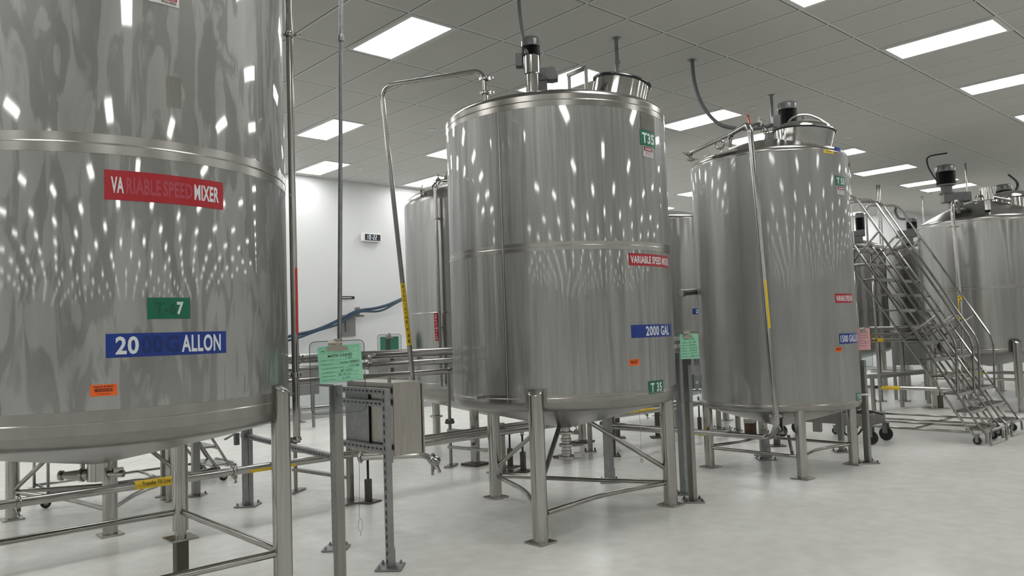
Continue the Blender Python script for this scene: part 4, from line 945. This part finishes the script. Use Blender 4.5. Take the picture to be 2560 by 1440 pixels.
# small cable with a loop hanging below
c0 = P(893, 1110, D=5.6); c1 = P(898, 1160, D=5.6); c2 = P(898, 1295, D=5.6)
lp = [c2 + Vector((0, 0, 0))]; ctr = P(901, 1312, D=5.6)
side = Vector((ctr.y, -ctr.x, 0)).normalized()
cab = MB().sweep(bez([c0, P(892, 1135, D=5.6), c1, c2]), .0016, 6)
cab.sweep([ctr + side * (.017 * math.sin(2 * PI * k / 20)) * (.6 + .4 * (1 - math.cos(2 * PI * k / 20)) / 2 * 1.2) + Vector((0, 0, .045 * math.cos(2 * PI * k / 20))) for k in range(20)], .0016, 6, closed=True)
cab.cyl(ctr - Vector((0, 0, .045)), ctr - Vector((0, 0, .075)), .002, 6)
thing('wire_loop', cab, 'post', c0, 'thin wire with an open loop hanging below the strut frame', 'wire')
c2 = P(1604, 1147, D=7.0); c0 = Vector((c2.x, c2.y, .90)); cab = MB().sweep([c0, c2], .0016, 6)
sd = Vector((c2.y, -c2.x, 0)).normalized(); cab.sweep([c2 - Vector((0, 0, .015)) + sd * (.013 * math.sin(2 * PI * k / 14)) + Vector((0, 0, .013 * math.cos(2 * PI * k / 14))) for k in range(14)], .003, 6, closed=True)
thing('wire_loop', cab, 'post', c0, 'thin wire with a small ring hanging under tank T35', 'wire')
# dark double-strut post and its arm behind the T67 leg
dp = root('strut_post', (3.097, 7.06, 0), 'dark double strut post with a bolted foot and an arm, right of the small ladder', 'post')
m1 = MB().bbox((3.075, 7.06, .50), (.042, .05, .97), .003).bbox((3.12, 7.06, .50), (.042, .05, .97), .003); build('column', m1, 'galv', dp)
m1 = MB().bbox((3.097, 7.06, .008), (.19, .19, .013), .003, .78).bbox((3.055, 7.03, .08), (.012, .03, .14), .002)
for k in range(4): m1.lathe((3.097 + .1 * math.cos(k * PI / 2), 7.06 + .1 * math.sin(k * PI / 2), .013), [(.011, 0), (.011, .016), (.005, .026)], 8)
build('base_plate', m1, 'galv', dp)
m1 = MB(); za_ = P(640, 1092, D=7.6).z; strut(m1, (3.11, 7.18, za_), (2.95, 5.25, za_), face=(-1, 0, 0)); build('cantilever_arm', m1, ['galv', 'rubber'], dp)  # rubber here only paints the shade inside the strut slots
q = Vector((3.10, 7.16, za_)); m1 = MB().box(q + Vector((-.05, .02, -.03)), (.04, .04, .11)).prism([q + Vector((-.05, .05, .02)), q + Vector((-.13, .12, -.03)), q + Vector((-.12, .13, -.04)), q + Vector((-.03, .08, .03))], (.01, -.02, .0)); build('arm_end', m1, 'galv', dp)

# ---------------------------------------------------------------- clipboards
def rrect(w_, h_, r, n=6):
    out = []
    for cx_, cy_, a0 in ((w_ / 2 - r, h_ / 2 - r, 0), (-w_ / 2 + r, h_ / 2 - r, PI / 2), (-w_ / 2 + r, -h_ / 2 + r, PI), (w_ / 2 - r, -h_ / 2 + r, 1.5 * PI)):
        for k in range(n + 1): a = a0 + PI / 2 * k / n; out.append((cx_ + r * math.cos(a), cy_ + r * math.sin(a)))
    return out
def clipboard(label, c, w_, h_, right, up, clipw=.1, r=.03):
    f = planemap(c, right, up); t = root('clipboard', c, label, 'clipboard', 'clear clipboards')
    mb = MB(); o = rrect(w_, h_, r); n_ = f(0, 0, 1) - f(0, 0, 0); mb.prism([f(u_, v_, -.0015) for u_, v_ in o], n_ * .003); build('board', mb, 'acrylic', t)
    build('board_edge', MB().sweep([f(u_, v_, 0) for u_, v_ in o], .0021, 8, closed=True), 'edge', t)
    k = clipw; cl = MB()
    cl.prism([f(-k, h_ / 2 - .055, .006), f(k, h_ / 2 - .055, .006), f(k * .95, h_ / 2 - .035, .010), f(k * .35, h_ / 2 - .025, .014), f(k * .3, h_ / 2 + .012, .014), f(-k * .3, h_ / 2 + .012, .014), f(-k * .35, h_ / 2 - .025, .014), f(-k * .95, h_ / 2 - .038, .010)], n_ * .003)
    cl.cyl(f(-k * .55, h_ / 2 - .012, .012), f(k * .5, h_ / 2 - .012, .012), .007, 10); cl.lathe(f(-k * .5, h_ / 2 - .012, .012), [(.012, -.02), (.012, .02)], 12, right)
    build('clip', cl, 'clip', t)
    return f, t
def form(name, f, u0, v0, w_, h_, rot, mats, draw, label, cat='sheet', group='cleaning record sheets on the clipboards', o0=.0035):
    ca, sa = math.cos(rot), math.sin(rot)
    g = lambda u_, v_, o: f(u0 + u_ * ca - v_ * sa, v0 + u_ * sa + v_ * ca, o0 + o)
    mb = MB(); put_slab(mb, g, -w_ / 2, -h_ / 2, w_, h_, .0006, 0, 2); draw(mb, g, w_, h_, .0011)
    return thing(name, mb, mats, f(u0, v0, 0), label, cat, group)
cc = P(845, 942, D=4.50); fw = Vector((cc.x, cc.y, 0)).normalized(); rg = Vector((fw.y, -fw.x, 0)); rg = (rg + Vector((0, 0, .012)) + fw * .06).normalized()
upv = (Vector((0, 0, 1)) - rg * rg.z).normalized()
f1, cb = clipboard('large clear clipboard clipped on the front post beside tank T67', cc, .298, .400, rg, upv, .058)
def d_form1(mb, g, w_, h_, o):
    X0, X1 = -w_ * .44, w_ * .44
    for (a, b_, c_, d_) in ((X0, h_ * .455, X1, h_ * .455), (X0, h_ * .30, X1, h_ * .30)): put_rect(mb, g, a, b_, c_ - a, .0008, o, 1, 1)
    for a in (X0, -w_ * .24, w_ * .20, X1): put_rect(mb, g, a, h_ * .30, .0008, h_ * .155, o, 1, 1)
    put_text(mb, 'PPL', g, -w_ * .41, h_ * .34, w_ * .09, h_ * .05, o, 1, .03)
    put_text(mb, 'Quality Assurance Document', g, w_ * .21, h_ * .41, w_ * .2, h_ * .018, o, 1, 0); put_text(mb, 'Form No. 1021', g, w_ * .21, h_ * .36, w_ * .12, h_ * .018, o, 1, 0)
    put_text(mb, 'Equipment Status Tag', g, -w_ * .12, h_ * .315, w_ * .2, h_ * .02, o, 1, 0)
    put_text(mb, 'MASTER CLEANED', g, -w_ * .27, h_ * .185, w_ * .56, h_ * .075, o, 2, .02)
    rows = [('EQUIPMENT / ROOM NO.:', .10, 'T 67', .12, .16, 2, .09), ('PREVIOUS PRODUCT/LOT:', -.015, 'Lactulose 1000000020', .0, .44, 2, .09), ('CLEAN HOLD TIME EXPIRATION DATE/TIME:', -.125, '11.11.21 10am', .20, .23, 2, .09),
            ('PERFORMED BY/DATE:', -.24, 'RbT  10.15.21', .0, .26, 2, .09), ('VERIFIED BY/DATE:', -.34, 'SPA  10-11-21', -.06, .27, 2, .08), ('QA APPROVED BY/DATE:', -.445, 'Joe  101521', .02, .18, 3, .08)]
    for lab, v_, hand, hu, hw, ink, hh in rows:
        lw = w_ * (.3 if len(lab) < 25 else .5)
        put_text(mb, lab, g, -w_ * .43, h_ * v_, lw, h_ * .028, o, 1, .01)
        put_rect(mb, g, -w_ * .43 + lw + .004, h_ * v_ - .001, w_ * .40 + w_ * .43 - lw - .004, .0008, o, 1, 1)
        put_text(mb, hand, g, w_ * hu, h_ * v_ + h_ * .008, w_ * hw, h_ * hh * .72, o, ink, .012)
form('record_sheet', f1, .015, .074, .238, .202, .05, ['paper_green', 'gray_ink', 'black_ink', 'blue_ink'], d_form1, 'green MASTER CLEANED form for T67 on the large front clipboard')
def d_form2(mb, g, w_, h_, o):
    put_text(mb, 'MASTER CLEANED', g, -w_ * .28, h_ * .26, w_ * .56, h_ * .045, o, 2, .02)
    for k, hand in enumerate(('T 35', '247 Lactulose', '11.11.21', 'R 10.15.21', 'AJ 10.5.21', '10-11')):
        v_ = h_ * (.14 - .11 * k); put_text(mb, 'PERFORMED BY', g, -w_ * .42, v_, w_ * .28, h_ * .02, o, 1, .01); put_rect(mb, g, -w_ * .42, v_ - .003, w_ * .84, .0012, o, 1, 1)
        put_text(mb, hand, g, -w_ * .02 + w_ * .02 * k, v_ + .001, w_ * .38, h_ * .05, o, 2, .015)
cc = P(1722, 917, D=6.93); fw = Vector((cc.x, cc.y, 0)).normalized(); rg = (Vector((fw.y, -fw.x, 0)) + fw * .35 + Vector((0, 0, .0))).normalized()
f2, _ = clipboard('clear clipboard on the posts between T35 and T53', cc, .19, .60, rg, (0, 0, 1), .045, .02)
form('record_sheet', f2, .013, .175, .165, .215, .0, ['paper_green', 'gray_ink', 'black_ink'], d_form2, 'green form on the clipboard between tanks T35 and T53', o0=.005)
def d_form3(mb, g, w_, h_, o):
    for k in range(6):
        v_ = h_ * (.28 - .12 * k); put_text(mb, 'CLEANED BY DATE', g, -w_ * .4, v_, w_ * .6, h_ * .03, o, 1, .01); put_rect(mb, g, -w_ * .42, v_ - .003, w_ * .84, .0015, o, 1, 1)
        if k in (1, 2, 4): put_text(mb, ('', '10-12-21', 'T 53', '', 'AJ 10', '')[k], g, 0, v_ + .003, w_ * .35, h_ * .05, o, 1, .02)
cc = P(2162, 868, D=8.95); fw = Vector((cc.x, cc.y, 0)).normalized(); rg = (Vector((fw.y, -fw.x, 0)) + fw * .1).normalized()
f3, _ = clipboard('clear clipboard on the post at the right side of T53', cc, .135, .40, rg, (0, 0, 1), .035, .015)
form('record_sheet', f3, -.004, .085, .118, .225, .0, ['paper_pink', 'gray_ink'], d_form3, 'pink form on the clipboard at the right side of T53', o0=.005)
cc = P(974, 872, D=9.9); fw = Vector((cc.x, cc.y, 0)).normalized(); rg = Vector((fw.y, -fw.x, 0))
f4, _ = clipboard('distant clear clipboard above the rack pipes near the back wall', cc, .29, .36, rg, (0, 0, 1), .05)
form('record_sheet', f4, .0, .05, .225, .2, .0, ['paper_shaded_green', 'gray_ink'], lambda mb, g, w_, h_, o: put_rect(mb, g, -w_ * .2, -h_ * .5, w_ * .25, h_ * .9, o, 1, 1), 'green form tinted as in shade on the distant clipboard near the back wall', o0=.005)
q = P(980, 1000, D=9.95); post('dark slim post behind the rack under the distant clipboard', q.x, q.y, P(980, 872, D=9.95).z, .055, mat='post', ps=.15)
# switch box on the posts between the tanks
q = P(1742, 955, D=6.9); sb = root('switch_box', q, 'small clear covered switch box on the post between T35 and T53', 'switch box')
build('housing', MB().bbox(q + Vector((.02, .02, 0)), (.06, .05, .13), .006, .8), 'galv', sb)
fw = Vector((q.x, q.y, 0)).normalized(); build('cover', MB().bbox(q - fw * .03, (.02, .085, .12), .006, math.atan2(fw.y, fw.x)), 'acrylic', sb)
build('knob', MB().lathe(q - fw * .015, [(.014, 0), (.014, .02)], 16, -fw), 'white_plastic', sb)
q = P(1740, 895, D=7.0); thing('junction_box', MB().bbox(q + Vector((.02, .0, .0)), (.07, .05, .13), .005, .8), 'galv', q, 'gray junction box above the clear covered switch box', 'box')

# ---------------------------------------------------------------- hanging conduits
def conduit(label, pts, r, mat='conduit', name='conduit', rings=(), cat='conduit', smooth=True):
    t = root(name, pts[0], label, cat); build('tube', MB().sweep(bez(pts, 8) if smooth and len(pts) > 2 else pts, r, 12), mat, t)
    if rings:
        mb = MB()
        for p_, rr_, hh in rings: mb.lathe(p_, [(rr_, -hh), (rr_ * 1.1, -hh * .6), (rr_ * 1.1, hh * .6), (rr_, hh)], 16)
        build('coupling', mb, 'galv', t)
    return t
b_ = P(849, 868, D=4.60); tp = P(853, 0, D=4.70); d = tp - b_; tp = b_ + d * ((CEIL - b_.z) / d.z)
conduit('thin gray conduit from the ceiling down to the front clipboard', [b_, tp], .0125, rings=[(b_ + d * .885, .018, .02), (tp - Vector((0, 0, .004)), .03, .004)])
q = P(1540, 95, Z=CEIL); conduit('gray conduit drop with collar behind the hatch of T35', [q, (q.x, q.y, 3.5)], .02, rings=[((q.x, q.y, CEIL - .005), .045, .005), ((q.x, q.y, P(1546, 156, D=8.4).z), .035, .008)])
q = P(1928, 237, Z=CEIL); conduit('thin conduit drop behind the vent pipes of T53', [q, (q.x, q.y, 3.3)], .02, rings=[((q.x, q.y, CEIL - .005), .04, .005)])
conduit('gray flexible cable hanging to the mixer of T35', [P(1295, -75, D=6.9), P(1298, 15, D=6.75), P(1306, 80, D=6.45), P(1317, 135, D=6.22)], .016, 'flex', 'flexible_cable', cat='cable')
q = P(1730, 150, Z=CEIL)
conduit('gray hose looping from the ceiling to the mixer of T53', [q, P(1737, 210, D=9.25), P(1757, 265, D=9.2), P(1795, 308, D=9.1), P(1840, 321, D=9.05), P(1900, 320, D=9.0), P(1945, 308, D=8.95)], .022, 'flex', 'flexible_cable', rings=[(q - Vector((0, 0, .004)), .05, .004)], cat='cable')
conduit('short red cable above the fill pipe of T53', [P(1869, 289, Z=CEIL), P(1872, 300, Z=CEIL - .12), P(1876, 322, Z=CEIL - .3)], .012, 'redtape', 'red_cable', cat='cable')
q = P(2123, 408, Z=CEIL); conduit('bare rod drop right of tank T53', [q, (q.x, q.y, 2.6)], .015, 'pipe')
for k, (px, py, px2, py2, dd_, lb) in enumerate(((2192, 462, 2199, 800, 19.5, 'left one of the paired rods above the ladder platform'), (2198, 462, 2206, 800, 19.3, 'right one of the paired rods above the ladder platform'))):
    q = P(px, py, Z=CEIL); conduit(lb, [q, (q.x, q.y, 1.5)], .018, 'pipe')
q = P(2305, 490, Z=CEIL); conduit('rod drop at the left shoulder of the wide right tank', [q, (q.x, q.y, 3.0)], .018, 'pipe')
q = P(2413, 408, Z=CEIL); conduit('white rod drop beside the tall gray mixer', [q, (q.x, q.y, 3.2)], .018, 'pipe')
q = P(2543, 457, Z=CEIL); conduit('rod drop near the right picture edge', [q, (q.x, q.y, 3.2)], .018, 'pipe')
conduit('black cable curving to the tall gray mixer', [P(2367, 383, Z=CEIL - .05), P(2322, 385 + 7, D=16.4), P(2319, 412, D=16), P(2330, 435, D=15.5), P(2342, 452, D=15)], .015, 'rubber', 'flexible_cable', cat='cable')
conduit('black cable curving to the short dark mixer at the right edge', [P(2522, 438, Z=CEIL - .06), P(2541, 455, D=18), P(2543, 470, D=17.6), P(2531, 490, D=17.2), P(2527, 497, D=17.1)], .026, 'rubber', 'flexible_cable', cat='cable')
conduit('black cable hanging behind the ladder handrails', [P(2240, 519, D=22.4), P(2239, 530, D=21.5), P(2248, 546, D=20.5), P(2270, 548, D=19.6)], .03, 'rubber', 'flexible_cable', cat='cable')
q = P(1937, 310, D=9.0)
for px, py in ((1080, 323), (899, 421), (1883, 268), (2120, 343), (2300, 401)):
    q = P(px, py, Z=CEIL); lb = {1080: 'sprinkler cover left of tank T35', 899: 'sprinkler cover near the back wall, right of a small light', 1883: 'sprinkler cover above the vent pipes of T53', 2120: 'sprinkler cover above the right of T53', 2300: 'sprinkler cover left of the black cable arch'}[px]
    thing('sprinkler_cover', MB().lathe((q.x, q.y, CEIL - .012), [(.001, 0), (.045, 0), (.05, .004), (.05, .011)], 24), 'lamp_frame', (q.x, q.y, CEIL), lb, 'sprinkler cover', 'sprinkler covers in the ceiling')

# ---------------------------------------------------------------- back wall fittings
q = P(928, 594, Y=WY - .06); ck = root('wall_clock', q, 'white framed digital clock on the back wall', 'clock')
build('case', MB().bbox(q, (.46, .08, .17), .02), 'white_plastic', ck)
g = planemap(q + Vector((.02, -.042, 0)), (1, 0, 0), (0, 0, 1)); mb = MB(); put_slab(mb, g, -.19, -.062, .36, .124, .003, 0, 1)
sg = build('screen', mb, 'dark', ck)
mb = MB()
def seg(u0, code):
    S7 = {'a': (0, .04, .03, .008), 'b': (.024, .0, .008, .04), 'c': (.024, -.04, .008, .04), 'd': (0, -.044, .03, .008), 'e': (-.004, -.04, .008, .04), 'f': (-.004, 0, .008, .04), 'g': (0, -.004, .03, .008)}
    for c_ in code: u_, v_, a_, b__ = S7[c_]; put_rect(mb, g, u0 + u_, v_, a_, b__, .004, 0, 1)
seg(-.155, 'bc'); seg(-.09, 'abcdef'); put_rect(mb, g, -.035, .012, .008, .008, .004, 0, 1); put_rect(mb, g, -.035, -.018, .008, .008, .004, 0, 1); seg(-.0, 'abged'); seg(.05, 'abged')
build('digits', mb, 'digits', ck)
q = P(868, 815, Y=WY - .03); hk = root('hose_hook', q, 'gray plate with hose hook on the back wall', 'hook')
build('plate', MB().bbox(q, (.36, .03, .40), .004), 'grayplate', hk)
h0 = P(868, 792, Y=WY - .1); h1 = P(897, 788, Y=WY - .16); h2 = P(893, 772, Y=WY - .16)
build('arm', MB().box((h0 + h1) / 2, (abs(h1.x - h0.x) + .25, .04, .04)).box((h1.x, h1.y + .05, (h1.z + h2.z) / 2), (.045, .12, abs(h2.z - h1.z) + .06)).box(P(867, 815, Y=WY - .06), (.05, .02, .22)), 'post', hk)
pts = [P(560, 880, Y=WY - .2), P(722, 841, Y=WY - .2), P(790, 825, Y=WY - .2), P(850, 799, Y=WY - .17), P(893, 778, Y=WY - .17), P(950, 768, Y=WY - .2), P(1005, 747, Y=WY - .2), P(1120, 690, Y=WY - .2)]
pts2 = [p_ + Vector((0, -.02, -.05 * (k % 2) - .02)) for k, p_ in enumerate(pts)]
hs = root('hose', pts[0], 'blue twin hose draped over the hook along the back wall', 'hose')
build('line', MB().sweep(bez(pts), .030, 10), 'blue_hose', hs); build('line', MB().sweep(bez(pts2), .022, 10), 'blue_hose', hs)
q = P(866, 744, Y=WY - .02); sgn = MB().bbox(q, (.36, .02, .055), .006); f_ = planemap(q + Vector((-.0, -.011, 0)), (1, 0, 0), (0, 0, 1))
put_rect(sgn, f_, -.13, -.008, .24, .012, .001, 1, 1); thing('wall_sign', sgn, ['dark', 'white_ink'], q, 'narrow black sign strip on the back wall above the hose', 'sign')
rl = root('guard_rail', (7, 13.25, 0), 'low steel guard pipe along the back wall', 'rail')
build('rail', MB().cyl((1, 13.25, .24), (9.5, 13.25, .24), .045, 18), 'pipe', rl)
for xx in (6.8, 3.5, 9.2): build('rail_foot', MB().cyl((xx, 13.25, .02), (xx, 13.25, .22), .04, 16).lathe((xx, 13.25, 0), [(.12, .002), (.12, .02), (.10, .024)], 24), 'pipe', rl)
for (x0, y0, x1, y1, dd_, lb, mt) in ((722, 930, 800, 985, 12.2, 'gray steel box behind the clipboard near the back wall', 'grayplate'), (945, 896, 1035, 960, 12.0, 'gray cabinet left of the domed back tank', 'grayplate')):
    a_, b_ = P(x0, y0, Y=dd_), P(x1, y1, Y=dd_); c_ = (a_ + b_) / 2
    t = root('wall_cabinet', (c_.x, c_.y + .15, b_.z), lb, 'cabinet'); build('body', MB().bbox((c_.x, c_.y + .17, c_.z), (abs(b_.x - a_.x), .3, abs(a_.z - b_.z)), .005), mt, t)
    for s_ in (-1, 1): build('leg', MB().box((c_.x + s_ * (abs(b_.x - a_.x) / 2 - .04), c_.y + .17, b_.z / 2), (.04, .04, b_.z)), 'post', t)

# ---------------------------------------------------------------- rolling ladders
def ladder(label, w_=.58, nst=12):
    """built at the origin climbing towards +Y"""
    t = root('rolling_ladder', (0, 0, 0), label, 'ladder', 'rolling stock ladders'); r = .0145
    st = lambda y: .17 + (y - .04) * 1.69
    for s_ in (0, w_):
        build('side_rail', MB().sweep(fillet([(s_, .0, .02), (s_, 0, .14), (s_, .06, .20), (s_, 1.42, st(1.42)), (s_, 1.80, st(1.42) + .0)], .05), r, 10), 'frame', t)
        build('handrail', MB().sweep(fillet([(s_, .28, st(.28)), (s_, .26, 1.19), (s_, 1.36, 3.13), (s_, 1.82, 3.2), (s_, 1.82, st(1.42))], .10), r, 10), 'frame', t)
        for a_, b_ in (((.46, 1.53), (.85, 1.26)), ((1.08, 2.63), (1.45, 2.26))): build('rail_tie', MB().cyl((s_, *a_), (s_, *b_), r * .9, 10), 'frame', t)
        build('rear_support', MB().sweep(fillet([(s_, .12, .09), (s_, .24, .25), (s_, 1.5, 2.30)], .1), r, 10), 'frame', t)
        build('rear_post', MB().cyl((s_, 1.78, .10), (s_, 1.78, st(1.42)), r, 10), 'frame', t)
        build('base_rail', MB().cyl((s_, .14, .14), (s_, 1.78, .14), r, 10), 'frame', t)
    build('foot_bar', MB().sweep(fillet([(.0, -.04, .005), (.0, -.04, .17), (w_, -.04, .17), (w_, -.04, .005)], .05), r, 10), 'frame', t)
    for yy in (.8, 1.75): build('cross_bar', MB().cyl((0, yy, .14), (w_, yy, .14), r, 10), 'frame', t)
    build('cross_bar', MB().cyl((0, 1.78, 1.2), (w_, 1.78, 1.2), r, 10), 'frame', t)
    for i in range(nst):
        y = .04 + .122 * i; z = .17 + .206 * i
        build('step', MB().bbox((w_ / 2, y + .09, z), (w_ - .03, .19, .022), .004).box((w_ / 2, y + .0, z - .012), (w_ - .03, .012, .035)), 'frame', t)
    build('platform', MB().bbox((w_ / 2, 1.62, st(1.42)), (w_ - .03, .36, .03), .004), 'frame', t)
    for s_ in (0, w_):
        for yy in (.10, 1.80):
            cst = MB(); q_ = Vector((s_, yy, .0)); f_ = build('caster_fork', MB().box(q_ + Vector((.02, 0, .075)), (.005, .035, .09)).box(q_ + Vector((-.02, 0, .075)), (.005, .035, .09)).box(q_ + Vector((0, 0, .118)), (.05, .05, .008)), 'galv', t)
            build('wheel', MB().lathe(q_ + Vector((0, 0, .047)), [(.02, -.014), (.042, -.013), (.046, -.008), (.046, .008), (.042, .013), (.02, .014)], 24, (1, 0, 0)), 'rubber', f_)
    return t
LA = ladder('nearer one of the two rolling ladders right of tank T53, casters in front')
LA.location = (10.25, 3.12, 0)
LB = copy_tree(LA); LB.location = (11.14, 3.15, 0); LB['label'] = 'farther rolling ladder at the right picture edge, behind the nearer one'
LC = copy_tree(LA); LC.location = (3.58, 8.55, 0); LC.rotation_euler = (0, 0, PI / 2); LC['label'] = 'rolling ladder behind tank T67, only its base and lowest steps show'

# ---------------------------------------------------------------- things under and behind T53
pcx = root('pump_cart', (9.95, 4.9, 0), 'low steel pump cart on casters behind tank T53', 'cart')
fx0, fx1, fy0, fy1 = 9.62, 10.05, 4.2, 5.5; zc_ = .29
for (cx_, cy_, sx_, sy_) in ((fx0, (fy0 + fy1) / 2, .05, fy1 - fy0), (fx1, (fy0 + fy1) / 2, .05, fy1 - fy0), ((fx0 + fx1) / 2, fy0, fx1 - fx0, .05), ((fx0 + fx1) / 2, fy1, fx1 - fx0, .05)):
    build('frame_beam', MB().bbox((cx_, cy_, zc_), (sx_, sy_, .13), .005), 'post', pcx)
for yy in (4.55, 4.85): build('fork_pocket', MB().bbox((fx0, yy, .17), (.06, .10, .12), .004), 'post', pcx)
build('motor', MB().lathe((10.0, 4.62, .46), [(.06, -.16), (.09, -.15), (.09, .12), (.06, .14)], 24, (0, 1, 0)).box((10.0, 4.62, .375), (.12, .2, .04)), 'cast', pcx)
for xx in (fx0, fx1):
    for yy in (fy0 - .02, fy1 - .15):
        f_ = build('caster_fork', MB().box((xx - .03, yy, .16), (.006, .06, .13)).box((xx + .03, yy, .16), (.006, .06, .13)).box((xx, yy, .223), (.09, .09, .01)), 'galv', pcx)
        build('wheel', MB().lathe((xx, yy, .085), [(.03, -.02), (.05, -.022), (.078, -.02), (.083, -.01), (.083, .01), (.078, .02), (.05, .022), (.03, .02)], 28, (1, 0, 0)), 'rubber', f_)
cb_ = MB(); cb_.sweep(bez([(9.70, 4.62, .42), (9.60, 4.56, .30), (9.60, 4.50, .12), (9.62, 4.36, .10), (9.70, 4.28, .22)]), .012, 8); cb_.sweep(bez([(9.9, 4.7, .5), (9.7, 4.45, .38), (9.68, 4.25, .40), (9.8, 4.1, .35)]), .012, 8)
thing('power_cord', cb_, 'rubber', (9.65, 4.5, 0), 'black cord dangling in loops on the pump cart', 'cord')
q = P(1877, 1088, Z=0); cn = root('canister', (q.x, q.y, 0), 'dark brown canister with a metal lid under tank T53', 'canister')
build('tray', MB().bbox((q.x, q.y, .012), (.5, .28, .018), .003, .75), 'post', cn)
build('body', MB().lathe((q.x, q.y, 0), [(.078, .022), (.08, .03), (.08, .18), (.076, .19)], 32), 'amber', cn); build('lid', MB().lathe((q.x, q.y, 0), [(.086, .17), (.086, .225), (.07, .23), (.001, .23)], 32).cyl((q.x, q.y, .23), (q.x, q.y, .25), .01, 8), 'brush', cn)
vm = MB(); q = P(1958, 1080, D=8.25); vm.lathe(q, [(.028, -.02), (.04, 0), (.028, .02)], 16); vm.prism([q + Vector((.01, -.03, -.03)), q + Vector((.04, -.05, -.03)), q + Vector((.06, -.07, -.22)), q + Vector((.035, -.05, -.22))], (.006, .006, 0)); vm.cyl(q, Vector((T53c[0], T53c[1], .41)), .02, 12)
build('outlet_valve', vm, 'pipe', t53)
a_, z_ = hit(2150, 986, T53c, T53R); pd = Vector((math.cos(a_), math.sin(a_), 0)); q = P(2152, 987, D=9.0)
build('side_stub', MB().cyl(q, P(2173, 987, D=9.0), .013, 12), 'polish', t53)

# far pipe run and panels behind the ladders
t = root('floor_pipe', (13.3, 5, .38), 'bright low pipe with yellow tape running behind the ladders', 'pipe')
a_, b_ = P(2170, 967, Z=.38), P(2360, 975, Z=.38)
build('pipe_run', MB().sweep([(13.3, 6.2, .38), (13.3, 4.5, .38)], .03, 16), 'pipe', t); build('tape', MB().sweep([(13.3, P(2205, 968, X=13.3).y, .38), (13.3, P(2252, 970, X=13.3).y, .38)], .031, 16), 'yellow', t)
t = root('floor_pipe', (16.4, 4, .45), 'low pipe behind the legs of the right edge tank', 'pipe')
build('pipe_run', MB().sweep([(16.3, 7.0, .46), (16.3, 2.5, .46)], .03, 16), 'pipe', t); build('tape', MB().sweep([(16.3, 5.2, .46), (16.3, 4.9, .46)], .031, 16), 'yellow', t)
pn = root('panel_stand', (15.0, 5.9, 0), 'gray panel on slotted struts behind the ladders', 'panel')
a_, b_ = P(2232, 850, D=16.3), P(2312, 906, D=16.3); c_ = (a_ + b_) / 2; rgv = Vector((b_.x - a_.x, b_.y - a_.y, 0)); an = math.atan2(rgv.y, rgv.x)
build('sheet', MB().box(c_, (rgv.length, .05, abs(a_.z - b_.z)), an), 'grayplate', pn)
for k in (0, 1):
    p_ = a_.lerp(b_, k); build('strut_leg', MB().box((p_.x, p_.y, .68), (.06, .06, 1.34), an), 'galv', pn)
for zz in (a_.z + .05, b_.z - .02):
    m1 = MB(); strut(m1, (a_.x, a_.y, zz), (b_.x, b_.y, zz), .05, .06, True, (rgv.y, -rgv.x, 0)) ; build('strut_rail', m1, ['galv', 'rubber'], pn)
for k, (y0, y1, zz, lb, r_) in enumerate(((822, 820, 1.33, 'top', .035), (836, 835, 1.2, 'second', .03), (850, 849, 1.1, 'third', .035))):
    a_, b_ = P(2172, y0, D=14.6), P(2330, y1, D=16.2)
    t = root('rack_pipe', a_, ['uppermost horizontal pipe behind the ladders', 'second horizontal pipe behind the ladders', 'third horizontal pipe behind the ladders, with yellow tape'][k], 'pipe', 'horizontal pipes behind the ladders')
    build('pipe_run', MB().cyl(a_, b_, r_, 16), 'pipe', t)
    if k == 2: build('tape', MB().cyl(a_.lerp(b_, .03), a_.lerp(b_, .2), r_ + .001, 16), 'yellow', t)
tb = root('work_stand', (14.0, 6.6, 0), 'low steel table frame with yellow edged top behind the ladders', 'table')
a_, b_ = P(2172, 945, D=14.3), P(2325, 925, D=15.8); c_ = (a_ + b_) / 2; rgv = Vector((b_.x - a_.x, b_.y - a_.y, 0)); an = math.atan2(rgv.y, rgv.x)
build('top', MB().box(c_, (rgv.length, .28, .05), an), 'post', tb)
for k in (.05, .5, .95):
    p_ = a_.lerp(b_, k); build('leg', MB().box((p_.x, p_.y, p_.z / 2), (.05, .05, p_.z), an), 'post', tb)
q = P(2352, 1020, Z=0); prop('short prop with round pad beside the left leg of the right edge tank', q.x, q.y, .33, .08)
for px, z_, lb in ((2203, 1.35, 'tall thin post left of the gray strut panel'), (2262, 1.4, 'tall thin post in front of the gray strut panel')):
    q = P(px, 1004, Z=0); post(lb, q.x, q.y, z_, .06, ps=.16)

# ---------------------------------------------------------------- more tanks of the hall that only the steel shells mirror
for k, (x, y) in enumerate(((-3.2, 4.5), (-6.5, 4.5), (-2.0, 8.2), (22.0, 3.8))):
    tank('stainless tank of the hall, outside the picture', (x, y), .98, .9, 3.2, .7, 3.45, 'shell_d', [(x + a * .65, y + b_ * .65, 0, .95) for a in (-1, 1) for b_ in (-1, 1)], .055, [(2.1, .06)], group='tanks outside the picture')
